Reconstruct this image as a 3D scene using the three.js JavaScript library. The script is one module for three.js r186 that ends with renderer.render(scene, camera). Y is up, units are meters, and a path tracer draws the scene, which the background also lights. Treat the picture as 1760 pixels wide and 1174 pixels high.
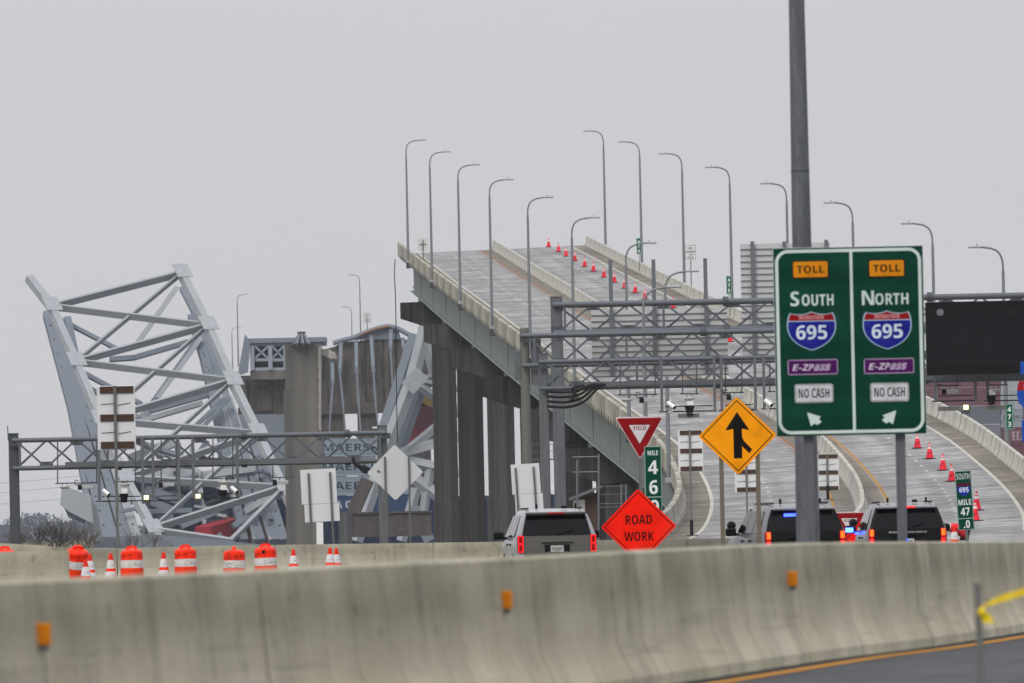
import * as THREE from 'three';
import { mergeGeometries, toCreasedNormals } from 'three/addons/utils/BufferGeometryUtils.js';
import { RoundedBoxGeometry } from 'three/addons/geometries/RoundedBoxGeometry.js';

// ------------------------------------------------------------------ camera, sky, sun, exposure
const scene = new THREE.Scene();
const F = 17600, EYE = 1.45, PITCH = Math.atan(321 / F), ROLL = -0.0209;   // focal length in pixels of a 1760 px wide picture
const camera = new THREE.PerspectiveCamera(2 * Math.atan(587 / F) * 180 / Math.PI, 1760 / 1174, 1, 9000);
camera.position.set(0, EYE, 0);
camera.rotation.set(PITCH, 0, ROLL, 'YXZ');
camera.filmGauge = 36; camera.focus = 420; camera.userData.fStop = 7.2;
camera.updateMatrixWorld(true);

const SW = 1024, SH = 512, sky = new Float32Array(SW * SH * 4);
for (let j = 0; j < SH; j++) for (let i = 0; i < SW; i++) {
  const el = ((j + 0.5) / SH - 0.5) * 180, t = Math.max(0, Math.sin(el * Math.PI / 180)), k = (j * SW + i) * 4;
  const mist = 0.05 * Math.exp(-Math.max(0, el) / 2.2);
  const az = i / SW * 2 * Math.PI, cl = Math.sin(az * 31 + 1.3 * Math.sin(el * 2.1)) * Math.sin(el * 1.7 + 2 * Math.sin(az * 19)) + 0.6 * Math.sin(az * 67 + el * 1.1);   // faint uneven cloud base
  const L = el < -1 ? 0.42 : (0.545 + mist + 0.85 * t) * (1 + 0.008 * cl);
  sky[k] = L * 0.988; sky[k + 1] = L * 0.985; sky[k + 2] = L * 1.025; sky[k + 3] = 1;
}
const skyTex = new THREE.DataTexture(sky, SW, SH, THREE.RGBAFormat, THREE.FloatType);
skyTex.mapping = THREE.EquirectangularReflectionMapping; skyTex.magFilter = skyTex.minFilter = THREE.LinearFilter; skyTex.needsUpdate = true;
scene.background = skyTex; scene.environment = skyTex;
const sun = new THREE.DirectionalLight(0xfff7ee, 1.3);
sun.position.set(-210, 360, -90); sun.target.position.set(0, 0, -500); sun.castShadow = true; sun.shadow.radius = 40;
Object.assign(sun.shadow.camera, { left: -600, right: 600, top: 900, bottom: -900, near: 1, far: 3000 });
scene.add(sun, sun.target);
scene.fog = new THREE.FogExp2(0xdfe4ec, 0.00005);
const renderer = new THREE.WebGLRenderer({ antialias: true });
renderer.setSize(1024, 683); renderer.shadowMap.enabled = true;
renderer.toneMapping = THREE.LinearToneMapping; renderer.toneMappingExposure = 1.04;

// ------------------------------------------------------------------ helpers
let seed = 7;
const rnd = (a = 0, b = 1) => { seed = (seed + 0x6d2b79f5) | 0; let t = Math.imul(seed ^ (seed >>> 15), 1 | seed); t = (t + Math.imul(t ^ (t >>> 7), 61 | t)) ^ t; return a + (b - a) * (((t ^ (t >>> 14)) >>> 0) / 4294967296); };
const V = (x, y, z) => new THREE.Vector3(x, y, z);
const lerp = (a, b, t) => a + (b - a) * t, clamp = (x, a, b) => Math.min(b, Math.max(a, x));
const rayOf = (px, py) => { const d = V((px - 880) / F, (587 - py) / F, -1).applyQuaternion(camera.quaternion); return d.multiplyScalar(-1 / d.z); };
const at = (px, py, z) => rayOf(px, py).multiplyScalar(z).add(camera.position);
const ppm = (z) => F / z;
function table(rows) {              // smooth curve through [station, value] rows
  return (x) => {
    let i = 0; while (i < rows.length - 2 && x > rows[i + 1][0]) i++;
    const [x1, y1] = rows[i], [x2, y2] = rows[i + 1], p0 = rows[Math.max(0, i - 1)], p3 = rows[Math.min(rows.length - 1, i + 2)];
    const m1 = i === 0 ? (y2 - y1) / (x2 - x1) : (y2 - p0[1]) / (x2 - p0[0]), m2 = p3 === rows[i + 1] ? (y2 - y1) / (x2 - x1) : (p3[1] - y1) / (p3[0] - x1);
    if (x < rows[0][0] || x > rows[rows.length - 1][0]) return x < rows[0][0] ? y1 + (x - x1) * m1 : y2 + (x - x2) * m2;
    const h = x2 - x1, t = (x - x1) / h, t2 = t * t, t3 = t2 * t;
    return (2 * t3 - 3 * t2 + 1) * y1 + (t3 - 2 * t2 + t) * h * m1 + (-2 * t3 + 3 * t2) * y2 + (t3 - t2) * h * m2;
  };
}
const used = {};
const numbered = (n) => { if (!(n in used)) { used[n] = 0; return n; } return n + '_' + String(++used[n]).padStart(3, '0'); };
function tag(o, label, category, group, kind) { if (label) o.userData.label = label; if (category) o.userData.category = category; if (group) o.userData.group = group; if (kind) o.userData.kind = kind; return o; }
function thing(name, label, category, pos, group, turn = 0) {
  const o = new THREE.Group(); o.name = numbered(name); o.position.copy(pos); o.rotation.y = turn; scene.add(o);
  return tag(o, label, category, group);
}
function copyOf(src, name, label, pos, turn = src.rotation.y) {
  const c = src.clone(); c.name = numbered(name); c.position.copy(pos); c.rotation.y = turn; c.userData = { ...src.userData, label }; scene.add(c); return c;
}
const clean = (g) => { const q = g.index ? g.toNonIndexed() : g.clone(); for (const k of Object.keys(q.attributes)) if (!['position', 'normal', 'uv'].includes(k)) q.deleteAttribute(k); if (!q.attributes.uv) q.setAttribute('uv', new THREE.Float32BufferAttribute(new Float32Array(q.attributes.position.count * 2), 2)); return q; };
const join = (gs) => Array.isArray(gs) ? (gs.length === 1 ? gs[0] : mergeGeometries(gs.map(clean))) : gs;
function mesh(name, gs, mat, parent) {
  const m = new THREE.Mesh(join(gs), mat); m.name = name; m.castShadow = m.receiveShadow = true;
  if (parent) parent.add(m); else { m.name = numbered(name); scene.add(m); }
  return m;
}
const wp = (root, name, gs, mat, parent = root) => { const g = join(gs).clone(); const o = root.position; g.translate(-o.x, -o.y, -o.z); return mesh(name, g, mat, parent); };   // geometry given in world coordinates
const box = (x, y, z, w, h, d) => new THREE.BoxGeometry(w, h, d).translate(x, y, z);
const rbox = (x, y, z, w, h, d, r = 0.02, s = 2) => new RoundedBoxGeometry(w, h, d, s, Math.min(r, w / 2.01, h / 2.01, d / 2.01)).translate(x, y, z);
function bar(a, b, w, h, up = V(0, 1, 0)) {      // box beam from a to b: w across, h along up
  const l = a.distanceTo(b), z = b.clone().sub(a).normalize(), x = up.clone().cross(z).normalize(), y = z.clone().cross(x);
  return new THREE.BoxGeometry(w, h, l).applyMatrix4(new THREE.Matrix4().makeBasis(x, y, z).setPosition(a.clone().add(b).multiplyScalar(0.5)));
}
function tube(a, b, r, r2 = r, n = 8) {
  const l = a.distanceTo(b), q = new THREE.Quaternion().setFromUnitVectors(V(0, 1, 0), b.clone().sub(a).normalize()), m = a.clone().add(b).multiplyScalar(0.5);
  return new THREE.CylinderGeometry(r2, r, l, n).applyQuaternion(q).translate(m.x, m.y, m.z);
}
const pipe = (pts, r, n = 24, m = 6) => new THREE.TubeGeometry(new THREE.CatmullRomCurve3(pts), n, r, m, false);
const lathe = (p, n = 20) => new THREE.LatheGeometry(p.map(([r, y]) => new THREE.Vector2(r, y)), n);
function slab(pts, depth, bevel = 0) {          // outline in x,y pushed back by depth, front at z = 0
  const s = new THREE.Shape(pts.map(([x, y]) => new THREE.Vector2(x, y)));
  return new THREE.ExtrudeGeometry(s, { depth, bevelEnabled: bevel > 0, bevelSize: bevel, bevelThickness: bevel, bevelSegments: 1 }).translate(0, 0, -depth);
}
const roundRect = (w, h, r) => { const s = new THREE.Shape(), x = w / 2, y = h / 2; s.moveTo(-x + r, -y); s.lineTo(x - r, -y); s.absarc(x - r, -y + r, r, -Math.PI / 2, 0); s.lineTo(x, y - r); s.absarc(x - r, y - r, r, 0, Math.PI / 2); s.lineTo(-x + r, y); s.absarc(-x + r, y - r, r, Math.PI / 2, Math.PI); s.lineTo(-x, -y + r); s.absarc(-x + r, -y + r, r, Math.PI, 1.5 * Math.PI); return s; };
// box whose front face covers the rectangle x0..x1, y0..y1 of the view at distance z
function boxAt(x0, y0, x1, y1, z, d) { const c = at((x0 + x1) / 2, (y0 + y1) / 2, z), k = z / F; return box(c.x, c.y, c.z - d / 2, (x1 - x0) * k, (y1 - y0) * k, d); }
function slabAt(pts, z, d) { const w = pts.map(([x, y]) => { const p = at(x, y, z); return [p.x, p.y]; }); return slab(w, d).translate(0, 0, -z); }
// sheet swept along stations: profile of [offset, height] round where(station) = {p, s (sideways)}
function sweep(stations, profile, where, { closed = true, caps = true, su = 1, sv = 1 } = {}) {
  const pos = [], uv = [], n = profile.length, rows = stations.map((z) => { const w = where(z); return profile.map(([o, h]) => [w.p.x + w.s.x * o, w.p.y + w.s.y * o + h, w.p.z + w.s.z * o]); });
  const cum = [0]; for (let i = 1; i <= n; i++) { const a = profile[i - 1], b = profile[i % n]; cum.push(cum[i - 1] + Math.hypot(a[0] - b[0], a[1] - b[1])); }
  const tri = (a, b, c, ua, ub, uc) => { pos.push(...a, ...b, ...c); uv.push(...ua, ...ub, ...uc); };
  for (let k = 0; k + 1 < rows.length; k++) for (let i = 0; i < (closed ? n : n - 1); i++) {
    const j = (i + 1) % n, A = rows[k][i], B = rows[k][j], C = rows[k + 1][j], D = rows[k + 1][i];
    const u0 = stations[k] * su, u1 = stations[k + 1] * su, v0 = cum[i] * sv, v1 = cum[i + 1] * sv;
    tri(A, B, C, [u0, v0], [u0, v1], [u1, v1]); tri(A, C, D, [u0, v0], [u1, v1], [u1, v0]);
  }
  if (closed && caps) {
    const f = THREE.ShapeUtils.triangulateShape(profile.map(([o, h]) => new THREE.Vector2(o, h)), []);
    for (const R of [rows[0], rows[rows.length - 1]]) for (const [a, b, c] of f) tri(R[a], R[b], R[c], profile[a], profile[b], profile[c]);
  }
  const g = new THREE.BufferGeometry();
  g.setAttribute('position', new THREE.Float32BufferAttribute(pos, 3)); g.setAttribute('uv', new THREE.Float32BufferAttribute(uv, 2));
  return toCreasedNormals(g, 0.35);
}
const range = (a, b, step) => { const n = Math.max(1, Math.round(Math.abs(b - a) / step)); return Array.from({ length: n + 1 }, (_, i) => lerp(a, b, i / n)); };

// ------------------------------------------------------------------ textures and materials
const hash = (x, y, s) => { let h = Math.imul(x, 374761393) ^ Math.imul(y, 668265263) ^ Math.imul(s, 974711); h = Math.imul(h ^ (h >>> 13), 1274126177); return ((h ^ (h >>> 16)) >>> 0) / 4294967296; };
function vn(x, y, nx, ny, s) {                  // value noise that wraps after nx, ny cells (x, y in 0..1)
  x *= nx; y *= ny; const i = Math.floor(x), j = Math.floor(y); let u = x - i, v = y - j; u = u * u * (3 - 2 * u); v = v * v * (3 - 2 * v);
  const q = (a, b) => hash((a % nx + nx) % nx, (b % ny + ny) % ny, s);
  return lerp(lerp(q(i, j), q(i + 1, j), u), lerp(q(i, j + 1), q(i + 1, j + 1), u), v);
}
const fb = (x, y, nx, ny, s, o = 4) => { let a = 0.5, t = 0, n = 0; for (let i = 0; i < o; i++) { t += a * vn(x, y, nx << i, ny << i, s + i); n += a; a *= 0.55; } return t / n; };
function tex(w, h, fn, rep, srgb = true) {
  const d = new Uint8Array(w * h * 4);
  for (let j = 0; j < h; j++) for (let i = 0; i < w; i++) { const c = fn((i + 0.5) / w, (j + 0.5) / h), k = (j * w + i) * 4; d[k] = clamp(c[0], 0, 255); d[k + 1] = clamp(c[1], 0, 255); d[k + 2] = clamp(c[2], 0, 255); d[k + 3] = 255; }
  const t = new THREE.DataTexture(d, w, h); t.wrapS = t.wrapT = THREE.RepeatWrapping; t.magFilter = THREE.LinearFilter; t.minFilter = THREE.LinearMipmapLinearFilter; t.generateMipmaps = true;
  if (srgb) t.colorSpace = THREE.SRGBColorSpace; if (rep) t.repeat.set(...rep); t.needsUpdate = true; return t;
}
const mat = (color, roughness = 0.7, o = {}) => new THREE.MeshPhysicalMaterial({ color, roughness, specularIntensity: 0.3, ...o });
const mul = (c, k) => c.map((x) => x * k);
// concrete of the near barriers: u 24 m along, v 2.6 m up the face
const nearTex = tex(2048, 256, (u, v) => {
  const y = v * 2.6, blot = fb(u, v, 20, 3, 11, 5), streak = fb(u, v, 260, 2, 31, 3), wide = fb(u, v, 40, 2, 51, 3), fine = vn(u, v, 900, 120, 71), warm = fb(u, v, 9, 2, 131, 3);
  const low = clamp((y - 2.0) / 0.3, 0, 1), band = Math.exp(-(((y - 1.55 - 0.25 * wide) / 0.2) ** 2));
  const run = fb(u, v, 64, 1, 151, 3), mask = fb(u, v, 10, 2, 161, 3);
  let k = 0.98 + 0.26 * (blot - 0.5) + 0.08 * (streak - 0.5) + 0.1 * (wide - 0.5) + 0.06 * (fine - 0.5) + 0.12 * low - 0.12 * band - Math.max(0, run - 0.56) * 0.5 * mask;
  const cell = Math.floor(u * 26), hc = hash(cell, 7, 17); if (hc > 0.84) { const c = (cell + 0.5 + 0.12 * Math.sin(v * 9 + cell) + 0.06 * Math.sin(v * 31)) / 26; if (Math.abs(u - c) < 0.0006 && y > 1.3 + hash(cell, 8, 3) * 0.5 && y < 1.7 + hash(cell, 9, 4) * 1.2) k -= 0.16; }
  const scrape = fb(u, v, 7, 26, 191, 3); if (y > 1.75 && y < 2.35 && scrape > 0.68) k -= (scrape - 0.68) * 0.6;
  k -= Math.max(0, fb(u, v * 0.5, 120, 2, 91, 2) - 0.64) * 0.45 + Math.max(0, fb(u, v, 160, 18, 171, 3) - 0.72) * 0.7;
  return mul([172 + 4 * warm, 168 + 3 * warm, 146 + 8 * blot], k);
}, [1 / 24, 1 / 2.6]);
const concTex = (r, g, b, s, amp = 1, rep = [1 / 14, 1 / 7]) => tex(512, 256, (u, v) => {
  const k = 0.86 + amp * (0.34 * (fb(u, v, 5, 3, s, 5) - 0.5) + 0.26 * (fb(u, v, 60, 2, s + 9, 3) - 0.5) + 0.08 * (vn(u, v, 256, 128, s + 20) - 0.5));
  const st = Math.max(0, fb(u, v, 26, 1, s + 40, 3) - 0.6) * 1.1 * amp; return mul([r, g, b], k - st);
}, rep);
const deckTex = tex(512, 1024, (u, v) => {      // u 18 m across, v 60 m along: transverse grooving and old wear
  const tine = fb(u + 0.03 * Math.sin(v * 40), v, 7, 230, 3, 4), slow = fb(u, v, 4, 12, 13, 4), lane = fb(u, v, 12, 3, 23, 3), bright = Math.max(0, fb(u, v, 16, 220, 43, 2) - 0.63) * 1.5;
  const o = (u * 18 + 9) % 18 - 9; let wear = 0; for (const c of [-6.9, -5.1, -3.8, -2.0, 2.0, 3.8, 5.1, 6.9]) wear += Math.exp(-(((o - c) / 0.45) ** 2));
  const oil = Math.max(0, fb(u, v, 9, 40, 63, 4) - 0.62) * 0.8;
  const k = 0.8 + 0.36 * (tine - 0.5) + 0.24 * (slow - 0.5) + 0.16 * (lane - 0.5) + bright - 0.05 * wear * fb(u, v, 6, 14, 83, 3) - oil; return mul([168, 168, 168], k);
}, [1 / 18, 1 / 60]);
const barTex = tex(1024, 128, (u, v) => {      // edge barrier, u 16 m along in 4 m pieces, dark weeping at the joints
  const q = (u * 4) % 1, d = Math.min(q, 1 - q), cell = Math.floor(u * 4 + 0.5) % 4, r = hash(cell, 3, 5), slot = hash(Math.floor(u * 32), 9, 2) > 0.66 ? Math.max(0, 1 - Math.abs((u * 32) % 1 - 0.5) / 0.2) : 0;
  const k = 0.95 + 0.26 * (fb(u, v, 16, 3, 71, 5) - 0.5) + 0.1 * (fb(u, v, 120, 2, 72, 2) - 0.5) - Math.max(0, 1 - d / (0.035 + 0.05 * r)) * (0.3 + 0.25 * r) - 0.22 * slot * vn(u, v, 64, 4, 33); return mul([188, 187, 178], k);
}, [1 / 16, 1 / 2.2]);
const asphTex = tex(512, 512, (u, v) => { const k = 0.85 + 0.22 * (fb(u, v, 4, 4, 5, 5) - 0.5) + 0.25 * (vn(u, v, 256, 256, 8) - 0.5) + 0.2 * (fb(u, v, 2, 60, 15, 2) - 0.5); return mul([88, 90, 94], k); }, [1 / 8, 1 / 8]);
const shadedPierTex = concTex(86, 88, 90, 100, 1.5, [1 / 9, 1 / 11]), stainTex = tex(256, 512, (u, v) => {  // pier tone: dark weathered concrete with under-bridge shade worked into the colour
  const k = 0.75 + 0.5 * (fb(u, v, 3, 8, 201, 5) - 0.5) + 0.5 * (fb(u, v, 22, 3, 221, 4) - 0.5), m = fb(u, v, 4, 5, 241, 3); const pale = Math.max(0, u - 0.62) * fb(u, v, 6, 14, 281, 3) * 90; return mul([122 - 4 * m + pale, 118 + pale, 114 - 6 * m + pale], k);
}, [1 / 9, 1 / 30]);
const steelTex = tex(256, 256, (u, v) => { const k = 0.92 + 0.2 * (fb(u, v, 5, 5, 301, 5) - 0.5) + 0.1 * (fb(u, v, 40, 3, 321, 2) - 0.5); return mul([126, 137, 134], k); }, [1 / 12, 1 / 4]);
const galvTex = tex(256, 256, (u, v) => { const k = 0.9 + 0.3 * (fb(u, v, 8, 8, 401, 4) - 0.5) + 0.12 * (vn(u, v, 64, 64, 421) - 0.5); return mul([112, 116, 122], k); }, [1, 1]);
const grassTex = tex(512, 512, (u, v) => { const a = fb(u, v, 6, 6, 501, 6); return [88 + 44 * a, 84 + 36 * a, 62 + 26 * a]; }, [1 / 40, 1 / 40]);
const paintTex = tex(256, 256, (u, v) => { const k = 0.93 + 0.16 * (fb(u, v, 6, 6, 601, 5) - 0.5), r = Math.max(0, fb(u, v, 12, 12, 621, 4) - 0.66) * 2; return [167 * k - 20 * r, 173 * k - 45 * r, 178 * k - 65 * r]; }, [1, 1]);
const scuff = tex(256, 256, (u, v) => { const k = 1 - Math.max(0, fb(u, v, 10, 10, 801, 4) - 0.5) * 0.9 - Math.max(0, fb(u, v, 40, 8, 821, 3) - 0.6) * 1.2; return [255 * k, 255 * k, 255 * k]; }, [1, 1]);
const M = {
  nearConc: mat(0xffffff, 0.92, { map: nearTex }),
  deck: mat(0xffffff, 0.85, { map: deckTex }), asph: mat(0xffffff, 0.9, { map: asphTex }), ground: mat(0xffffff, 1, { map: grassTex }),
  par: [0, 1, 2].map((i) => mat([0xffffff, 0xf2efe9, 0xfaf8f2][i], 0.9, { map: concTex(188, 187, 179, 700 + 37 * i, 0.9) })),
  shoulder: mat(0xd9cfc0, 0.9, { map: deckTex }), edgeBar: mat(0xffffff, 0.9, { map: barTex }),
  pier: mat(0xffffff, 0.95, { map: shadedPierTex }), piers: [0xe8e4e0, 0xc4beb8, 0xffffff].map((c) => mat(c, 0.95, { map: shadedPierTex })), stained: mat(0xffffff, 0.95, { map: stainTex }), farConc: mat(0xffffff, 0.95, { map: concTex(102, 95, 92, 960, 1.7, [1 / 9, 1 / 9]) }),
  steel: mat(0xffffff, 0.65, { map: steelTex, metalness: 0.1 }), flange: mat(0x8f9a9c, 0.6), galv: mat(0xffffff, 0.55, { map: galvTex, metalness: 0.35 }),
  lampPole: mat(0x7f8489, 0.5, { metalness: 0.4 }), lampHead: mat(0xa7abae, 0.5, { metalness: 0.2 }),
  gantry: mat(0x62676f, 0.5, { metalness: 0.35 }), gantryDark: mat(0x4e5258, 0.5, { metalness: 0.35 }), black: mat(0x101114, 0.5), cable: mat(0x1c1d20, 0.6),
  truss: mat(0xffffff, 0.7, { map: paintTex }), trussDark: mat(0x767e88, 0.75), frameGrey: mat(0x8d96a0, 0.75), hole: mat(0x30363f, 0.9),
  alu: mat(0xc4c6c8, 0.45, { metalness: 0.3 }), aluDark: mat(0x6c7178, 0.5, { metalness: 0.3 }), whiteBack: mat(0xd6d8da, 0.55), greyBack: mat(0xc6cac8, 0.5), batten: mat(0x4a3a30, 0.85), post: mat(0x6d6f6c, 0.6, { metalness: 0.3 }), wood: mat(0x726a5c, 0.9),
  green: mat(0x0a4f3c, 0.4), white: mat(0xe6e8e6, 0.45), whiteLine: mat(0xb4b2a8, 0.8), yellowLine: mat(0xc98a20, 0.8), wornYellow: mat(0xa07a3c, 0.85), rustLine: mat(0x8a5f3a, 0.9), amber: mat(0xe08a08, 0.4),
  cone: mat(0xff3008, 0.5, { map: scuff }), coneFar: mat(0xf42c40, 0.5, { map: scuff }), coneBand: mat(0xdcdcdc, 0.4, { map: scuff }), conePad: mat(0x141414, 0.8), drum: mat(0xff3008, 0.42, { map: scuff }), drumWhite: mat(0xd9d7d2, 0.5, { map: scuff }), drumOrange2: mat(0xff4010, 0.42, { map: scuff }),
  glass: mat(0x030409, 0.06, { specularIntensity: 0.35 }), carWhite: mat(0x94969a, 0.2, { specularIntensity: 0.8 }), carSilver: mat(0x686a6e, 0.22, { specularIntensity: 0.8 }), carGrey: mat(0x5d5c58, 0.3, { metalness: 0.25 }), carBlack: mat(0x040506, 0.4), trim: mat(0x0a0a0b, 0.6), tyre: mat(0x0d0d0d, 0.9), rim: mat(0x8a8c8e, 0.35, { metalness: 0.8 }),
  lampRed: mat(0x9c0810, 0.25), lampDark: mat(0x3c0508, 0.3), litRed: mat(0xff2020, 0.4, { emissive: 0xff1a20, emissiveIntensity: 1.2 }), litOrange: mat(0xff5020, 0.4, { emissive: 0xff4a14, emissiveIntensity: 3 }), litBlue: mat(0x3a50ff, 0.4, { emissive: 0x2438ff, emissiveIntensity: 9 }), litCool: mat(0x6080ff, 0.4, { emissive: 0x3858ff, emissiveIntensity: 8 }), litWarm: mat(0xfff6d0, 0.4, { emissive: 0xfff0b4, emissiveIntensity: 1.3 }),
  yellowTape: mat(0xf2d20c, 0.5), twig: mat(0x4a443e, 1), twigFar: mat(0x665f5c, 1), water: mat(0x545c60, 0.25), reflector: mat(0xd9820c, 0.4), rubber: mat(0x1a1b1d, 0.8),
};
function canvasMat(w, h, draw, rough = 0.4) {   // flat print on a sign; draw works on a w x h canvas
  const c = document.createElement('canvas'); c.width = w; c.height = h; const x = c.getContext('2d'); draw(x, w, h);
  for (let i = 0; i < 70; i++) { const r = rnd(0.02, 0.16) * w, u = rnd(0, w), v = rnd(0, h), g = x.createRadialGradient(u, v, 0, u, v, r), c0 = rnd() < 0.6 ? '30,28,22' : '220,220,215', al = rnd(0.02, 0.07); g.addColorStop(0, `rgba(${c0},${al})`); g.addColorStop(1, `rgba(${c0},0)`); x.fillStyle = g; x.fillRect(u - r, v - r, 2 * r, 2 * r); }
  for (let i = 0; i < 14; i++) { x.fillStyle = `rgba(25,22,18,${rnd(0.02, 0.06)})`; x.fillRect(rnd(0, w), rnd(0, h * 0.6), rnd(1, 0.012 * w + 1), rnd(0.1, 0.4) * h); }
  const t = new THREE.CanvasTexture(c); t.colorSpace = THREE.SRGBColorSpace; t.magFilter = THREE.LinearFilter; return mat(0xffffff, rough, { map: t, specularIntensity: 0.15 });
}
function word(x, s, cx, cy, h, color, { font = 'bold', w, fam = 'sans-serif' } = {}) {  // word s centred on cx, cy with capital height h, squeezed to width w
  x.save(); x.fillStyle = color; x.font = `${font} ${h / 0.714}px ${fam}`; x.textAlign = 'center'; x.textBaseline = 'alphabetic';
  const m = x.measureText(s).width; x.translate(cx, cy + h / 2); if (w) x.scale(w / m, 1); x.fillText(s, 0, 0); x.restore();
}
function faceUV(g, w, h, cx = 0, cy = 0) { const p = g.attributes.position, u = g.attributes.uv; for (let i = 0; i < p.count; i++) u.setXY(i, (p.getX(i) - cx) / w + 0.5, (p.getY(i) - cy) / h + 0.5); return g; }
const plate = (w, h, z = 0, x = 0, y = 0) => new THREE.PlaneGeometry(w, h).translate(x, y, z);
const shapeFace = (shape, w, h) => faceUV(new THREE.ShapeGeometry(shape, 12), w, h);
const shapeSlab = (shape, d) => new THREE.ExtrudeGeometry(shape, { depth: d, bevelEnabled: false, curveSegments: 12 }).translate(0, 0, -d);

// ------------------------------------------------------------------ the ground, water and roads
const shoreZ = 1045;
{
  const g = new THREE.PlaneGeometry(9000, 9000, 60, 180).rotateX(-Math.PI / 2).translate(0, 0, -2500), p = g.attributes.position;
  for (let i = 0; i < p.count; i++) { const z = -p.getZ(i); p.setY(i, z > shoreZ && z < 3200 ? -6 : -0.06); g.attributes.uv.setXY(i, p.getX(i), z); }
  g.computeVertexNormals(); tag(mesh('ground', g, M.ground), null, null, null, 'structure');
  tag(mesh('water', new THREE.PlaneGeometry(9000, 2300).rotateX(-Math.PI / 2).translate(0, -2, -shoreZ - 1120), M.water), null, null, null, 'structure');
}
// the elevated road, by distance z from the camera: centre line, height and cross fall
const roadX = table([[250, 3], [300, 6.6], [350, 9.4], [400, 12.1], [420, 13.3], [440, 14.4], [460, 15.4], [480, 16.25], [512, 17.25], [541, 17.85], [570, 18.0], [599, 17.6], [628, 16.5], [686, 13.57], [744, 10.75], [802, 7.89], [860, 5.16], [918, 2.37], [976, -0.31], [1007, -1.75]]);
const roadY = table([[250, 0], [300, 0], [350, 0.04], [380, 0.12], [400, 0.25], [420, 0.45], [440, 0.75], [460, 1.1], [480, 1.5], [512, 2.35], [541, 3.25], [570, 4.45], [628, 7.6], [686, 10.88], [744, 14.18], [802, 17.49], [860, 20.75], [918, 24.01], [976, 27.3], [1007, 29.05]]);
const roadTilt = table([[250, 0], [380, 0], [400, 0.01], [460, 0.03], [512, 0.045], [570, 0.052], [628, 0.044], [686, 0.034], [744, 0.034], [860, 0.03], [1007, 0.026]]);
const onRoad = (z) => ({ p: V(roadX(z), roadY(z), -z), s: V(1, roadTilt(z), 0) });
const deckPt = (o, z, h = 0) => V(roadX(z) + o, roadY(z) + roadTilt(z) * o + h, -z);
function roadHit(px, py) { const d = rayOf(px, py); for (let z = 330; z < 1006; z += 0.25) { const x = d.x * z, y = EYE + d.y * z; if (roadY(z) + roadTilt(z) * (x - roadX(z)) >= y) return V(x, y, -z); } return at(px, py, 980); }
const FORK = 545, END = 1002;
const deckUV = (g) => { const p = g.attributes.position, u = g.attributes.uv; for (let i = 0; i < p.count; i++) u.setXY(i, p.getX(i) - roadX(-p.getZ(i)), -p.getZ(i)); return g; };
tag(mesh('ground_road', new THREE.BoxGeometry(150, 0.06, 250).translate(20, -0.032, -255), M.asph), null, null, null, 'structure');
tag(mesh('road', deckUV(sweep(range(340, FORK, 5), [[-9.3, 0], [9.3, 0], [9.3, -1.2], [-9.3, -1.2]], onRoad)), M.deck), null, null, null, 'structure');
tag(mesh('embankment', sweep(range(345, FORK, 10), [[-9.2, -1.2], [9.2, -1.2], [12, -7], [-12, -7]], onRoad), M.ground), null, null, null, 'structure');

// ------------------------------------------------------------------ the approach bridge
const bridge = thing('approach_bridge', 'concrete approach bridge climbing to a broken end above the wreck', 'bridge', V(roadX(700), roadY(700), -700));
wp(bridge, 'deck', deckUV(sweep(range(FORK + 0.03, END, 6), [[-9.3, 0], [9.3, 0], [9.3, -0.36], [-9.3, -0.36]], onRoad)), M.deck);
for (const o of [-8.1, -4, 0, 4, 8.1]) {
  const I = [[o - 0.3, -0.37], [o + 0.3, -0.37], [o + 0.3, -0.42], [o + 0.03, -0.42], [o + 0.03, -3.5], [o + 0.35, -3.5], [o + 0.35, -3.57], [o - 0.35, -3.57], [o - 0.35, -3.5], [o - 0.03, -3.5], [o - 0.03, -0.42], [o - 0.3, -0.42]];
  const gd = wp(bridge, 'steel_girder', sweep(range(562, END - 4, 8), I, onRoad), M.steel);
  if (o < -8) {
    const st = []; for (let z = 601; z < 998; z += 29) { const p = deckPt(o - 0.05, z, -1.96); wp(bridge, 'splice_plate', box(p.x, p.y, p.z, 0.05, 3.0, 0.5), M.steel, gd); }
    wp(bridge, 'bottom_flange_edge', sweep(range(562, END - 4, 8), [[o - 0.37, -3.49], [o - 0.352, -3.49], [o - 0.352, -3.58], [o - 0.37, -3.58]], onRoad), M.flange, gd);
    for (const z of [600, 705, 824, 930]) { const p = deckPt(o - 0.35, z, -0.75); wp(bridge, 'junction_box', box(p.x, p.y, p.z, 0.4, 0.45, 1.3), M.gantryDark, gd); }
  }
}
for (let z = 566; z < END; z += 14.5) {   // cross frames between the girders
  const g = []; for (const [a, b] of [[-8.1, -4], [-4, 0], [0, 4], [4, 8.1]]) g.push(bar(deckPt(a, z, -0.7), deckPt(b, z, -3.3), 0.14, 0.14), bar(deckPt(a, z, -3.3), deckPt(b, z, -0.7), 0.14, 0.14), bar(deckPt(a, z, -3.3), deckPt(b, z, -3.3), 0.14, 0.14));
  wp(bridge, 'cross_frame', g, M.steel);
}
const jersey = [[-0.3, 0], [-0.3, 0.09], [-0.17, 0.34], [-0.1, 0.9], [0.1, 0.9], [0.17, 0.34], [0.3, 0.09], [0.3, 0]];
const leftParapet = [[-9.32, -0.36], [-9.32, 0.98], [-9.05, 0.98], [-8.97, 0.34], [-8.84, 0.09], [-8.84, 0], [-9.3, 0.0], [-9.3, -0.36]];
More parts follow.
